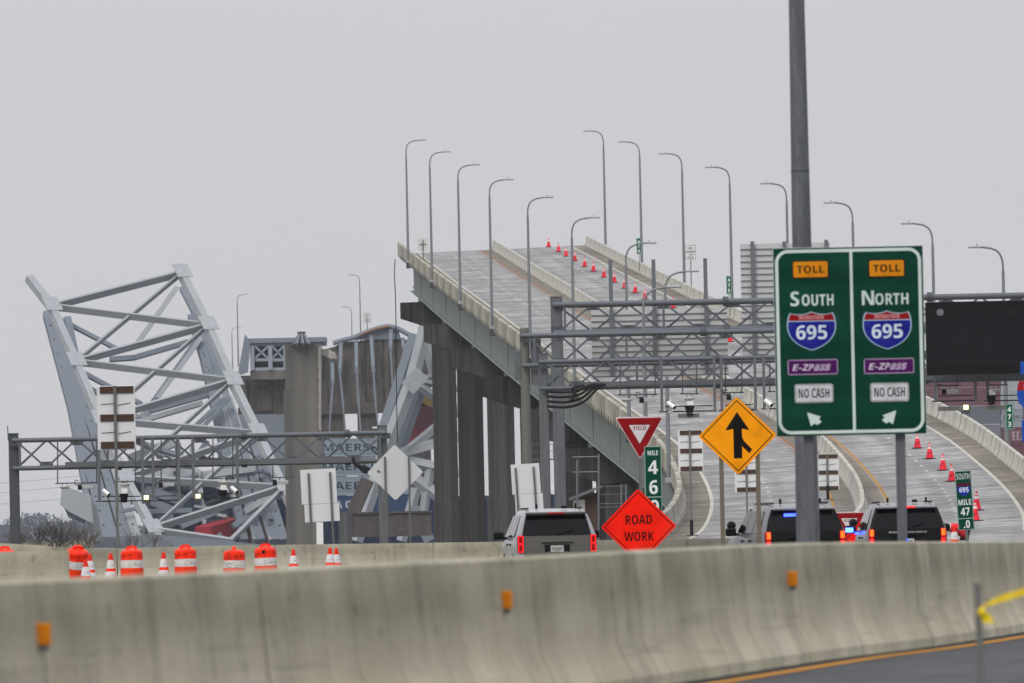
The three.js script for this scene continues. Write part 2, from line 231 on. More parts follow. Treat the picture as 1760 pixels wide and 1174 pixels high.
function barrierRow(root, profile, z0, z1, len, where, m) {
  let k = 0; for (let z = z0; z < z1 - 0.5; z += len) wp(root, 'barrier_segment', sweep(range(z + 0.04, Math.min(z1, z + len) - 0.04, 3), profile, where), m || M.par[(k++ * 7 + Math.floor(z)) % 3]);
}
const shift = (prof, o, h = 0) => prof.map(([a, b]) => [a + o, b + h]);
const lp = thing('bridge_parapet', 'weathered concrete parapet along the outer edge above the steel girder', 'barrier', deckPt(-9, 700)); barrierRow(lp, leftParapet, 425, 1006.5, 8, onRoad);
const mp = thing('median_barrier', 'concrete median barrier dividing the two carriageways of the climbing bridge', 'barrier', deckPt(0, 700)); barrierRow(mp, jersey, 392, 1003, 4, onRoad, M.edgeBar);
const rp = thing('edge_barrier', 'pale concrete barrier along the cone side edge of the climbing bridge', 'barrier', deckPt(9, 700)); barrierRow(rp, shift(jersey, 9.05), 440, 1001, 4, onRoad, M.edgeBar);
{ // drip notches under the parapet
  const g = []; for (let z = 560; z < 1000; z += 2.4) { const p = deckPt(-9.33, z, -0.27); g.push(box(p.x, p.y, p.z, 0.05, 0.34, 0.5)); }
  tag(wp(lp, 'scupper', g, M.gantryDark), null, null, null, 'stuff');
}
const line = (name, o, w, z0, z1, m, h = 0.004) => wp(bridge, name, deckUV(sweep(range(z0, z1, 5), [[o - w / 2, h], [o + w / 2, h]], onRoad, { closed: false })), m);
line('shoulder', -8.2, 1.2, 430, END - 1, M.shoulder); line('shoulder', -0.85, 1.0, 400, END - 1, M.shoulder); line('shoulder', 8.15, 1.2, 440, END - 1, M.shoulder); line('shoulder', 0.8, 0.8, 400, END - 1, M.shoulder);
line('edge_line', -7.5, 0.18, 400, END - 2, M.whiteLine, 0.008); line('edge_line', 7.45, 0.18, 440, END - 2, M.whiteLine, 0.008);
line('median_line', -1.38, 0.14, 400, 560, M.wornYellow, 0.008); line('median_line', -1.38, 0.14, 560, END - 2, M.rustLine, 0.008); line('median_line', -1.62, 0.05, 560, END - 2, M.rustLine, 0.008); line('median_line', 1.35, 0.17, 400, 640, M.wornYellow, 0.008); line('median_line', 1.35, 0.12, 640, END - 2, M.whiteLine, 0.008);
for (const o of [-4.45, 4.4]) for (let z = 405; z < 990; z += 7.2) line('lane_dash', o, 0.17, z, z + 1.7, M.whiteLine, 0.008);
for (let z = 575; z < 1000; z += 58) line('expansion_joint', 0, 17.6, z, z + 0.22, M.gantryDark, 0.012);
line('expansion_joint', 0, 17.6, 500, 500.3, M.gantryDark, 0.012); line('expansion_joint', 0, 17.6, 448, 448.3, M.gantryDark, 0.012);

const ORD = ['first', 'second', 'third', 'fourth', 'fifth', 'sixth', 'seventh', 'eighth', 'ninth', 'tenth', 'eleventh', 'twelfth', 'thirteenth', 'fourteenth', 'fifteenth', 'sixteenth', 'seventeenth', 'eighteenth', 'nineteenth', 'twentieth'];
const pierZ = [978, 920, 862, 804, 746, 688, 630];
pierZ.forEach((z, i) => {
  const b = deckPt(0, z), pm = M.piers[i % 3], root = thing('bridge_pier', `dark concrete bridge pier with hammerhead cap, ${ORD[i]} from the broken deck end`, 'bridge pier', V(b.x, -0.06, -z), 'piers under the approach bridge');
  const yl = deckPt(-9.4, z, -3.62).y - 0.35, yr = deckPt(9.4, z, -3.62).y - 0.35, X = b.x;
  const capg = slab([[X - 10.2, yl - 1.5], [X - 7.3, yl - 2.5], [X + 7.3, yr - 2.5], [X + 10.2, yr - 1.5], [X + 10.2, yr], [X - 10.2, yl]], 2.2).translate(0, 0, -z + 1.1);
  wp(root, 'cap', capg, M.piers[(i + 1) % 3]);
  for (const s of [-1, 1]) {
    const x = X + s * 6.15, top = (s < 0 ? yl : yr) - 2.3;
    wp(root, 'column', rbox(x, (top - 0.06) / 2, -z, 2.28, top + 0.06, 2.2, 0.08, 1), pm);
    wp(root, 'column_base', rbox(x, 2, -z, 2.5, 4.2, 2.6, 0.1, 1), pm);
  }
  const br = []; for (const o of [-8.1, -4, 0, 4, 8.1]) { const p = deckPt(o, z, -3.6); br.push(box(p.x, p.y - 0.2, p.z, 0.75, 0.4, 0.9)); } wp(root, 'bearing', br, M.steel);
  if (i === 4) { // inspection walkway hung beside the cap
    const g = [], x0 = X - 9.4, y0 = yl - 3.6; for (const [dx, dz] of [[0, 1.3], [1.6, 1.3]]) g.push(bar(V(x0 + dx, y0, -z + dz), V(x0 + dx, y0 + 1.15, -z + dz), 0.07, 0.07, V(1, 0, 0)));
    for (const h of [0.6, 1.1]) g.push(bar(V(x0, y0 + h, -z + 1.3), V(x0 + 1.8, y0 + h, -z + 1.3), 0.05, 0.05)); g.push(box(x0 + 0.9, y0, -z + 1.1, 1.9, 0.1, 0.5));
    wp(root, 'walkway', g, M.aluDark);
  }
});
{ // abutment where the bridge meets the ground
  const z = 560, b = deckPt(0, z), r = thing('bridge_abutment', 'massive dark concrete abutment under the low end of the bridge', 'abutment', V(b.x, -0.06, -z));
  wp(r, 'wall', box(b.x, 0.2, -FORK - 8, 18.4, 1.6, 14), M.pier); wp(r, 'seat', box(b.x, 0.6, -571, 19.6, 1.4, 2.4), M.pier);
}
// ------------------------------------------------------------------ lamps on the bridge
const lampH = 11.65;
function makeLamp(label, pos) {
  const r = thing('street_lamp', label, 'street lamp', pos, 'street lamps along the approach bridge');
  mesh('pole', tube(V(0, 0, 0), V(0, lampH - 1.35, 0), 0.135, 0.085, 10), M.lampPole, r);
  mesh('arm', pipe([V(0, lampH - 1.36, 0), V(0.03, lampH - 0.8, 0), V(0.22, lampH - 0.34, 0), V(0.58, lampH - 0.12, 0), V(1.05, lampH - 0.03, 0), V(1.25, lampH, 0)], 0.065), M.lampPole, r);
  const hd = mesh('lamp_head', rbox(1.55, lampH, 0, 0.75, 0.13, 0.34, 0.06), M.lampHead, r); mesh('photocell', lathe([[0, 0.12], [0.05, 0.12], [0.05, 0], [0, 0]], 8).translate(1.42, lampH + 0.06, 0), M.lampHead, hd);
  mesh('base_plate', rbox(0, 0.02, 0, 0.42, 0.3, 0.42, 0.04), M.lampHead, r); return r;
}
const lampZ = [976, 918, 860, 802, 744, 686, 628, 570, 512];
const L = lampZ.map((z, i) => deckPt(-9.42, z, -0.05)), lamp0 = makeLamp('street lamp nearest the broken deck end on the girder side parapet', L[0]);
L[8].x = 6.6; L[8].y = 13.36 - lampH;
for (let i = 1; i < 9; i++) copyOf(lamp0, 'street_lamp', `${ORD[i]} street lamp from the broken deck end on the girder side parapet`, L[i], 0);
lampZ.slice(0, 8).forEach((z, i) => copyOf(lamp0, 'street_lamp', i ? `${ORD[i]} street lamp from the broken deck end beyond the cone side barrier` : 'street lamp nearest the broken deck end beyond the cone side barrier', deckPt(9.42, z, -0.02), Math.PI));
for (const i of [0, 1, 2, 3, 4, 5, 6]) { // brackets that carry the lamps on the parapet
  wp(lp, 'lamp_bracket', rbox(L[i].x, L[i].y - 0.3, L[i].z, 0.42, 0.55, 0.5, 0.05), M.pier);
}
// ------------------------------------------------------------------ cones
function makeCone(label, pos, h, group, m = M.coneFar, bands = [[0.58, 0.72], [0.79, 0.86]]) {
  const r = thing('traffic_cone', label, 'traffic cone', pos, group), R0 = 0.165 * h / 0.7, R1 = 0.035, rad = (t) => lerp(R0, R1, t), y0 = 0.04, H = h - y0;
  mesh('cone_body', lathe([[rad(0), y0], [rad(1), y0 + H * 0.985], [R1 * 0.6, h], [0, h]], 20), m, r);
  for (const [a, b] of bands) mesh('reflective_band', lathe([[rad(a) + 0.004, y0 + H * a], [rad(b) + 0.004, y0 + H * b]], 20), M.coneBand, r);
  mesh('base', rbox(0, 0.022, 0, R0 * 2.5, 0.045, R0 * 2.5, 0.02), M.conePad, r); return r;
}
const conePx = [[943, 425], [960, 433], [973, 441], [988, 449], [1005, 459], [1020, 467], [1038, 477], [1056, 486], [1074, 496], [1092, 504], [1109, 515], [1157, 530], [1255, 588], [1577, 771], [1598, 789], [1621, 809], [1636, 828], [1679, 878], [1676, 896]];
let cone0;
conePx.forEach(([x, y], i) => { const p = roadHit(x, y), l = `red traffic cone on the lane line, ${ORD[i]} from the broken deck end`; p.y += 0.012; cone0 = i ? (copyOf(cone0, 'traffic_cone', l, p, rnd(0, 1.5)), cone0) : makeCone(l, p, 0.93, 'red cones along the bridge lane line'); });

// ------------------------------------------------------------------ small signs and panels on the bridge
const digits = (s, w = 96, h = 384, top = '') => canvasMat(w, h, (x) => { x.fillStyle = '#0d5a44'; x.fillRect(0, 0, w, h); x.strokeStyle = '#cfe0d8'; x.lineWidth = 4; x.strokeRect(5, 5, w - 10, h - 10); if (top) word(x, top, w / 2, 34, 26, '#dfe9e4', { w: w * 0.72 }); [...s].forEach((c, i) => word(x, c, w / 2, (top ? 110 : 70) + i * (h - (top ? 110 : 40)) / s.length, 62, '#e8efec', {})); });
function mileTag(x, y, z, s, label) {
  const c = at(x, y, z), r = thing('mile_marker', label, 'mile marker', V(c.x, c.y, c.z)); mesh('panel', box(0, 0, 0, 0.42, 1.42, 0.02), M.green, r); mesh('face', plate(0.41, 1.4, 0.013), digits(s, 96, 320, ''), r);
  mesh('post', tube(V(0, -3, -0.06), V(0, 0.6, -0.06), 0.03), M.post, r);
}
mileTag(1098, 423, 912, '476', 'small green mile marker 476 strapped beside a bridge lamp post'); mileTag(1253, 490, 796, '475', 'small green mile marker 475 beside a bridge lamp post'); mileTag(1735, 716, 562, '473', 'green mile marker 473 beside the lamp post before the containers');
{
  let c = at(1187, 434, 880); let r = thing('regulatory_sign', 'white no stopping on bridge sign standing behind the barrier', 'sign', V(c.x, c.y, c.z));
  mesh('panel', box(0, 0, 0, 0.96, 1.3, 0.02), M.white, r); mesh('post', tube(V(0, -2.9, -0.05), V(0, 0.6, -0.05), 0.045), M.post, r);
  mesh('face', plate(0.94, 1.28, 0.013), canvasMat(256, 340, (x, w, h) => { x.fillStyle = '#d9dadb'; x.fillRect(0, 0, w, h); x.strokeStyle = '#222'; x.lineWidth = 6; x.strokeRect(10, 10, w - 20, h - 20); word(x, 'NO', w / 2, 75, 52, '#222', { w: 90 }); word(x, 'STOPPING', w / 2, 155, 46, '#222', { w: 205 }); word(x, 'ON', w / 2, 220, 34, '#222', { w: 60 }); word(x, 'BRIDGE', w / 2, 285, 38, '#222', { w: 150 }); }), r);
  c = at(727, 420, 950); r = thing('sign_back', 'grey square sign back on the bridge parapet near the broken end', 'sign', V(c.x, c.y, c.z));
  mesh('panel', box(0, 0, 0, 1.0, 1.2, 0.03), M.greyBack, r); mesh('post', tube(V(0, -2.3, 0.05), V(0, 0.4, 0.05), 0.05), M.post, r); mesh('brace', box(0, 0, 0.03, 0.6, 0.1, 0.04), M.post, r);
  c = at(631, 546, 1655); r = thing('speed_sign', 'white speed limit 55 sign above the far broken span', 'sign', V(c.x, c.y, c.z));
  mesh('panel', box(0, 0, 0, 1.3, 1.65, 0.03), M.white, r); mesh('post', tube(V(0, -4, -0.05), V(0, 0.7, -0.05), 0.07), M.post, r);
  mesh('face', plate(1.26, 1.6, 0.018), canvasMat(192, 244, (x, w, h) => { x.fillStyle = '#dcdddd'; x.fillRect(0, 0, w, h); x.strokeStyle = '#222'; x.lineWidth = 6; x.strokeRect(8, 8, w - 16, h - 16); word(x, 'SPEED', w / 2, 50, 32, '#222', { w: 120 }); word(x, 'LIMIT', w / 2, 100, 32, '#222', { w: 100 }); word(x, '55', w / 2, 182, 78, '#222', { w: 110 }); }), r);
}
// ribbed aluminium backs of the two large overhead signs
function ribbedPanel(x0, y0, x1, y1, z, posts, label) {
  const c = at((x0 + x1) / 2, (y0 + y1) / 2, z), k = z / F, w = (x1 - x0) * k, h = (y1 - y0) * k, r = thing('overhead_sign', label, 'overhead sign', c), n = Math.round(h / 0.32);
  for (let i = 0; i < n; i++) { const y = -h / 2 + (i + 0.5) * h / n; const pk = mesh('panel_plank', box(0, y, 0, w, h / n - 0.004, 0.04), M.alu, r); mesh('rib', box(0, y - h / n / 2 + 0.04, 0.05, w, 0.055, 0.06), M.aluDark, pk); }
  for (const [px, ya, yb] of posts) { const a = at(px, ya, z).sub(c), b = at(px, yb, z).sub(c); a.x = b.x; a.z = b.z = 0.14; mesh('support_post', [bar(a, b, 0.2, 0.03, V(0, 0, 1)).translate(0, 0, 0.09), bar(a, b, 0.03, 0.18, V(0, 0, 1))], M.aluDark, r); }
}
ribbedPanel(1017, 531, 1251, 647, 526, [[1053, 446, 647], [1127, 446, 645], [1216, 444, 645]], 'ribbed aluminium sign back behind the gantry trusses, with three posts');
ribbedPanel(1274, 418, 1428, 612, 527, [[1297, 415, 610], [1352, 415, 610], [1424, 412, 610]], 'ribbed aluminium sign back rising above the gantry beside the toll sign');

// ------------------------------------------------------------------ toll gantries
function truss(root, a, b, hgt, n, m, { both = true, flip = 0, r = 0.13 } = {}) {   // box truss between upper chord ends a and b
  const d = V(0, -hgt, 0), back = V(0, 0, -1.1), P = (t, low, bk) => a.clone().lerp(b, t).add(low ? d : V(0, 0, 0)).add(bk ? back : V(0, 0, 0));
  for (const bk of both ? [0, 1] : [0]) {
    for (const low of [0, 1]) wp(root, 'chord', tube(P(-0.008, low, bk), P(1.004, low, bk), r, r, 10), m);
    for (let i = 0; i < n; i++) { const up = (i + bk + flip) % 2; wp(root, 'brace', bar(P(i / n, up, bk), P((i + 1) / n, !up, bk), 0.1, 0.1), m); }
  }
  for (let i = 0; i <= n; i++) {
    const low = (i + flip) % 2; const q = P(i / n, low, 0); q.y += low ? 0.16 : -0.16; wp(root, 'gusset_plate', box(q.x, q.y, q.z - 0.02, 0.66, 0.3, 0.05), M.gantryDark);
    if (i % 3 === 0) wp(root, 'cross_brace', [bar(P(i / n, 0, 0), P(i / n, 0, 1), 0.08, 0.08), bar(P(i / n, 1, 0), P(i / n, 1, 1), 0.08, 0.08)], m);
    if (i === 0 || i === n || i % 7 === 3) wp(root, 'vertical', bar(P(clamp(i / n, 0.012, 0.988), 0, 0), P(clamp(i / n, 0.012, 0.988), 1, 0), 0.12, 0.12, V(1, 0, 0)), m);
  }
  for (const t of [0.28, 0.62, 0.9]) for (const low of [0, 1]) { const q = P(t, low, 0); wp(root, 'flange', tube(q.clone().add(V(-0.14, 0, 0)), q.clone().add(V(0.14, 0, 0)), r * 1.75, r * 1.75, 10), M.gantryDark); }
}
const post = (root, px, py, z, w, m = M.galv) => { const t = at(px, py, z); wp(root, 'column', [rbox(t.x, (t.y - 0.3) / 2, -z - 0.55, w, t.y + 0.3, w, 0.05, 1), box(t.x, t.y + 0.02, -z - 0.55, w + 0.05, 0.05, w + 0.05)], m); };
const gA = thing('toll_gantry', 'grey gantry truss at middle height, carried on a single round post', 'toll gantry', V(at(902, 600, 500).x, 0, -500));
{ const z = 500, a = at(905, 577, z), b = at(1990, 545, z); b.y = a.y; truss(gA, a, b, 1.45, 19, M.gantry, { both: true, r: 0.12 }); const t = at(901, 564, z); wp(gA, 'column', tube(V(t.x, -0.1, -z - 0.5), V(t.x, t.y, -z - 0.5), 0.23, 0.23, 16), M.post); wp(gA, 'column', tube(V(b.x, -0.1, -z - 0.5), V(b.x, t.y, -z - 0.5), 0.23, 0.23, 16), M.post);
  wp(gA, 'electrical_box', [rbox(t.x + 0.55, t.y - 1.6, -z - 0.6, 0.5, 2.3, 0.4, 0.03), rbox(t.x - 0.35, t.y - 1.8, -z - 0.6, 0.3, 1.4, 0.4, 0.03)], M.galv); }
const gB = thing('toll_gantry', 'tallest grey gantry truss, carrying the ribbed sign backs and black board', 'toll gantry', V(at(956, 600, 522).x, 0, -522));
{ const z = 522, a = at(958, 524, z), b = at(1990, 500, z); b.y = a.y; truss(gB, a, b, 1.42, 17, M.gantry, { r: 0.15, flip: 1 }); post(gB, 956, 511, z, 0.6); const e = b.clone(); wp(gB, 'column', rbox(e.x, (e.y + 0.3) / 2, -z - 0.55, 0.6, e.y + 0.3, 0.6, 0.05, 1), M.galv); }
const gC = thing('toll_gantry', 'lowest grey gantry truss over the bridge lanes, hung with toll cameras', 'toll gantry', V(at(934, 640, 480).x, 0, -480));
{ const z = 480, a = at(936, 622, z), b = at(1990, 600, z); b.y = a.y; truss(gC, a, b, 1.25, 20, M.gantry, { r: 0.1 }); post(gC, 933, 609, z, 0.45); const e = b.clone(); wp(gC, 'column', rbox(e.x, (e.y + 0.3) / 2, -z - 0.55, 0.45, e.y + 0.3, 0.45, 0.05, 1), M.galv);
  wp(gC, 'cable_tray', bar(at(1000, 661, z - 0.4), V(b.x, at(1000, 661, z - 0.4).y, -z + 0.4), 0.1, 0.24), M.galv);
  for (let i = 0; i < 4; i++) wp(gC, 'conduit', pipe([at(940, 673 + i * 8.5, z - 0.6), at(968 + i * 3, 674 + i * 8.5, z - 0.6), at(992 + i * 4, 672 + i * 6, z - 0.6), at(1010 + i * 6, 664 + i * 1, z - 0.55), at(1022 + i * 6, 660, z - 0.5)], 0.062, 24, 8), M.cable);
  wp(gC, 'conduit', pipe([at(980, 690, z - 0.7), at(988, 676, z - 0.7), at(984, 668, z - 0.7), at(1004, 662, z - 0.7)], 0.07), M.cable); }
const gL = thing('toll_gantry', 'separate grey toll gantry on the wreck side, standing before the fallen truss', 'toll gantry', V(at(23, 800, 520).x, 0, -520));
{ const z = 520, a = at(26, 757, z), b = at(660, 745, z); b.y = a.y; truss(gL, a, b, 1.42, 12, M.gantry, { r: 0.12 }); post(gL, 22, 746, z, 0.5, M.gantryDark); post(gL, 656, 732, z, 0.5);
  wp(gL, 'cable_tray', bar(at(112, 799, z - 0.4), at(618, 790, z - 0.4), 0.1, 0.28), M.galv);
  for (let i = 0; i < 3; i++) wp(gL, 'conduit', pipe([at(607, 792, z - 0.6), at(610 + i * 4, 798 + i * 3, z - 0.6), at(625, 803 + i * 4, z - 0.6), at(640, 808 + i * 2, z - 0.6)], 0.08), M.cable);
  wp(gL, 'conduit', pipe([at(606, 786, z - 0.6), at(612, 800, z - 0.6), at(632, 810, z - 0.6)], 0.08), M.cable); wp(gL, 'antenna', tube(at(14, 757, z), at(13, 732, z), 0.025), M.gantryDark); }

// equipment hung from the gantries; every unit is one thing
const cams = {};
function cam(kind, px, py, z, label) {
  const p = at(px, py, z);
  if (cams[kind]) return copyOf(cams[kind], cams[kind].userData.base, label, p);
  const base = { reader: 'toll_antenna', camera: 'toll_camera', cctv: 'security_camera', flood: 'flood_lamp', white: 'camera_unit' }[kind], r = cams[kind] = thing(base, label, { reader: 'antenna', camera: 'camera', cctv: 'camera', flood: 'lamp', white: 'camera' }[kind], p, 'toll equipment hung from the gantries');
  r.userData.base = base;
  if (kind === 'reader') { mesh('dish', lathe([[0, -0.12], [0.2, -0.12], [0.25, -0.02], [0.25, 0.03], [0, 0.03]], 16).scale(1, 1, 1), M.alu, r); mesh('bracket', [box(-0.12, 0.12, 0, 0.03, 0.2, 0.03), box(0.12, 0.12, 0, 0.03, 0.2, 0.03)], M.gantryDark, r); }
  if (kind === 'camera') { mesh('housing', rbox(0.12, 0, 0, 0.62, 0.2, 0.26, 0.03), M.lampHead, r); mesh('lens_hood', tube(V(-0.36, 0, 0), V(-0.14, 0, 0), 0.15, 0.15, 14), M.black, r); mesh('bracket', [box(0, 0.17, 0, 0.05, 0.16, 0.05), box(0.3, 0.17, 0, 0.05, 0.16, 0.05)], M.gantryDark, r); mesh('cable', pipe([V(-0.35, 0.1, 0), V(-0.5, 0.15, 0), V(-0.48, 0.35, 0), V(-0.3, 0.3, 0)], 0.02, 10, 5), M.cable, r); }
  if (kind === 'cctv') { mesh('barrel', tube(V(-0.12, 0.16, -0.1), V(0.16, -0.08, 0.2), 0.1, 0.1, 12), M.white, r); mesh('lens', tube(V(0.155, -0.076, 0.195), V(0.17, -0.09, 0.21), 0.09, 0.09, 12), M.black, r); mesh('mount', [tube(V(0, 0, 0), V(-0.02, -0.35, 0), 0.05), rbox(-0.02, -0.3, 0, 0.25, 0.1, 0.2, 0.03)], M.lampHead, r); }
  if (kind === 'flood') { mesh('housing', rbox(0.03, 0, -0.06, 0.36, 0.28, 0.12, 0.03), M.post, r); mesh('lit_face', rbox(-0.02, 0, 0.01, 0.24, 0.22, 0.04, 0.03), M.litWarm, r); mesh('bracket', [box(-0.05, -0.24, -0.05, 0.4, 0.14, 0.12), box(-0.05, -0.15, -0.05, 0.05, 0.16, 0.05)], M.gantryDark, r); }
  if (kind === 'white') { mesh('sun_shield', rbox(0.04, 0.2, 0, 0.3, 0.26, 0.3, 0.03), M.white, r); mesh('hood', new THREE.CylinderGeometry(0.24, 0.16, 0.34, 12).translate(0, -0.1, 0.05), M.black, r); mesh('mount', rbox(0, -0.33, 0, 0.3, 0.1, 0.2, 0.03), M.black, r); }
  return r;
}
function hangFrame(root, z, xa, xb, yTop, yBar, m = M.gantryDark, w = 0.06, ext = 0) { const g = [bar(at(xa, yTop, z), at(xa, yBar, z), w, w, V(0, 0, 1)), bar(at(xb, yTop, z), at(xb, yBar, z), w, w, V(0, 0, 1)), bar(at(xa - 4 - ext, yBar, z), at(xb + 4, yBar - (xb - xa) * 0.02, z), w, w)]; wp(root, 'hanger', g, m); }
{ // wreck side gantry
  const z = 519, H = (...a) => hangFrame(gL, z, ...a);
  H(99, 166, 758, 831); H(201, 233, 755, 828); H(277, 303, 752, 826); H(366, 400, 752, 823); H(469, 500, 796, 821);
  for (const [xa, xb, y] of [[169, 244, 862], [262, 306, 861], [331, 407, 857]]) { for (const x of [xa, xb]) wp(gL, 'hanger_post', bar(at(x, 752, z - 0.3), at(x + 2, y, z - 0.3), 0.15, 0.12, V(0, 0, 1)), M.galv); wp(gL, 'hanger_bar', [bar(at(xa - 5, y, z - 0.3), at(xb + 4, y - 1.5, z - 0.3), 0.06, 0.06), bar(at(xa + 6, y - 8, z - 0.4), at(xb - 3, y - 9, z - 0.4), 0.05, 0.05)], M.cable); }
  const T = [['reader', 111, 836, 'at the column end of the wreck side gantry'], ['camera', 146, 837, 'first from the column on the wreck side gantry'], ['cctv', 182, 848, 'beside the striped sign on the wreck side gantry'], ['white', 213, 851, 'behind the striped sign post on the wreck side gantry'], ['flood', 252, 855, 'nearer the striped sign on the wreck side gantry'], ['reader', 215, 832, 'just behind the striped sign post'], ['camera', 285, 833, 'midway along the wreck side gantry'], ['flood', 341, 853, 'further from the striped sign on the wreck side gantry'], ['white', 383, 845, 'beside the flood lamp before the fallen truss'], ['cctv', 402, 843, 'next to the boxy unit before the fallen truss'], ['reader', 384, 828, 'above the boxy unit before the fallen truss'], ['camera', 481, 829, 'last on the wreck side gantry, by the broken pier']];
  for (const [k, x, y, l] of T) cam(k, x, y, z - 0.5, `small ${{ reader: 'round toll antenna', camera: 'black lensed toll camera', cctv: 'white barrel camera', flood: 'lit flood lamp', white: 'black and white camera unit' }[k]} ${l}`);
}
{ // bridge gantry
  const z = 479, H = (...a) => hangFrame(gC, z, ...a);
  H(1066, 1126, 624, 679); H(1173, 1197, 622, 677); H(1247, 1275, 620, 675); H(1323, 1345, 620, 673); H(1610, 1645, 648, 663); H(1699, 1728, 648, 662);
  for (const [xa, xb, y] of [[1137, 1228, 708], [1240, 1298, 706], [1313, 1400, 703], [1607, 1676, 690], [1697, 1816, 689]]) { for (const x of [xa, xb]) wp(gC, 'hanger_post', bar(at(x - 1, 612, z - 0.3), at(x + 1, y, z - 0.3), 0.13, 0.12, V(0, 0, 1)), M.galv); wp(gC, 'hanger_bar', [bar(at(xa - 5, y, z - 0.3), at(xb + 4, y - 2, z - 0.3), 0.06, 0.06), bar(at(xa + 6, y - 9, z - 0.4), at(xb - 3, y - 11, z - 0.4), 0.05, 0.05)], M.cable); }
  const T = [['reader', 1077, 686, 'first on the low bridge gantry, above the yield sign'], ['camera', 1112, 687, 'above the yield sign on the low bridge gantry'], ['reader', 1185, 684, 'above the boxy unit beside the merge sign'], ['white', 1185, 700, 'above the sign back beside the merge sign'], ['cctv', 1153, 698, 'above the mile marker on the low bridge gantry'], ['camera', 1262, 682, 'just above the tip of the merge sign'], ['camera', 1632, 673, 'under the black board by the pink container'], ['reader', 1712, 669, 'under the black board by the grey container'], ['white', 1704, 682, 'under the black board before the grey container'], ['flood', 1661, 700, 'under the black board on the bridge'], ['cctv', 1320, 694, 'peeping out beside the toll sign edge']];
  for (const [k, x, y, l] of T) cam(k, x, y, z - 0.5, `small ${{ reader: 'round toll antenna', camera: 'black lensed toll camera', cctv: 'white barrel camera', flood: 'lit flood lamp', white: 'black and white camera unit' }[k]} ${l}`);
  for (const [x0, x1, y] of [[1166, 1202, 714], [1613, 1649, 702], [1694, 1729, 700]]) { const a = boxAt(x0, y - 3, x1, y + 4, z - 0.4, 0.5); tag(mesh('reader_bar', a, M.post), `grey flat toll reader bar hanging ${x0 < 1200 ? 'above the sign back by the merge sign' : x0 < 1660 ? 'left of the lit flood lamp under the board' : 'right of the lit flood lamp under the board'}`, 'toll reader', 'toll equipment hung from the gantries'); }
}
{ // the dark message board
  const z = 477, c = at(1711, 580, z), k = z / F, w = 238 * k, h = 126 * k, r = thing('message_board', 'large unlit black message board hung on the tall gantry', 'message board', c);
  mesh('cabinet', rbox(0, 0, -0.35, w, h, 0.7, 0.04, 1), M.carBlack, r);
  const dots = tex(64, 64, (u, v) => { const a = Math.abs((u * 8) % 1 - 0.5) < 0.22 && Math.abs((v * 8) % 1 - 0.5) < 0.22; return a ? [16, 18, 28] : [5, 6, 10]; }, [1 / 0.55, 1 / 0.55]);
  const fg = plate(w * 0.96, h * 0.72, 0.006); { const p = fg.attributes.position; for (let i = 0; i < 4; i++) fg.attributes.uv.setXY(i, p.getX(i), p.getY(i)); } mesh('led_face', fg, mat(0xffffff, 0.6, { map: dots }), r);
  mesh('lower_ledge', box(0, -h * 0.42, 0.03, w, 0.05, 0.06), M.carBlack, r);
  for (const x of [1616, 1740]) { const q = at(x, 537, z).sub(c); mesh('sensor', tube(V(q.x, q.y, 0), V(q.x, q.y, 0.14), 0.17, 0.17, 16), x < 1700 ? M.aluDark : M.black, r); }
}

// ------------------------------------------------------------------ the fallen truss
const Nrm = V(0.3, 0.72, 0.63).normalize();
const trussRoot = thing('fallen_truss', 'collapsed steel bridge truss leaning out of the water over the ship', 'wrecked bridge truss', at(300, 930, 1450));
const tz = (py) => 1452 + (930 - py) * 0.085;      // the wreck leans away as it rises
const TP = (x, y, dz = 0) => at(x, y, tz(y) + dz);
const beam = (name, x0, y0, x1, y1, w, h, dz = 0, m = M.truss, up = Nrm) => wp(trussRoot, name, bar(TP(x0, y0, dz), TP(x1, y1, dz), w, h, up), m);
const LN = [[88, 527], [130, 622], [172, 722], [215, 822], [262, 909]], RN = [[312, 470], [357, 560], [399, 655], [443, 745], [486, 838]];
beam('top_chord', 50, 478, 88, 527, 1.15, 1.1); { const all = [...LN, [285, 950]]; for (let i = 0; i + 1 < all.length; i++) beam('top_chord', ...all[i], ...all[i + 1], 1.08, 1.15); const rr = [...RN, [520, 912]]; for (let i = 0; i + 1 < rr.length; i++) beam('top_chord', ...rr[i], ...rr[i + 1], 1.08, 1.15); }
for (const row of [LN, RN]) row.forEach(([x, y], i) => { const o = row[i ? i - 1 : 1], d = TP(...o).sub(TP(x, y)).normalize().multiplyScalar(1.45), p = TP(x, y).addScaledVector(Nrm, 0.62); wp(trussRoot, 'gusset_plate', bar(p.clone().sub(d), p.clone().add(d), 2.5, 0.08, Nrm), M.truss); });
for (let i = 0; i < 5; i++) {
  beam('strut', ...LN[i], ...RN[i], 0.34, 1.3, 0.4);
  if (i < 4) { const [a, b] = [LN[i], RN[i + 1]], [c, d] = [RN[i], LN[i + 1]]; beam('lateral_brace', ...a, ...b, 0.28, 1.15, 0.6); beam('lateral_brace', ...c, ...d, 0.28, 1.15, 1.0); }
}
beam('lateral_brace', 486, 840, 396, 930, 0.45, 1.2); beam('lateral_brace', 262, 911, 400, 931, 0.42, 1.1);
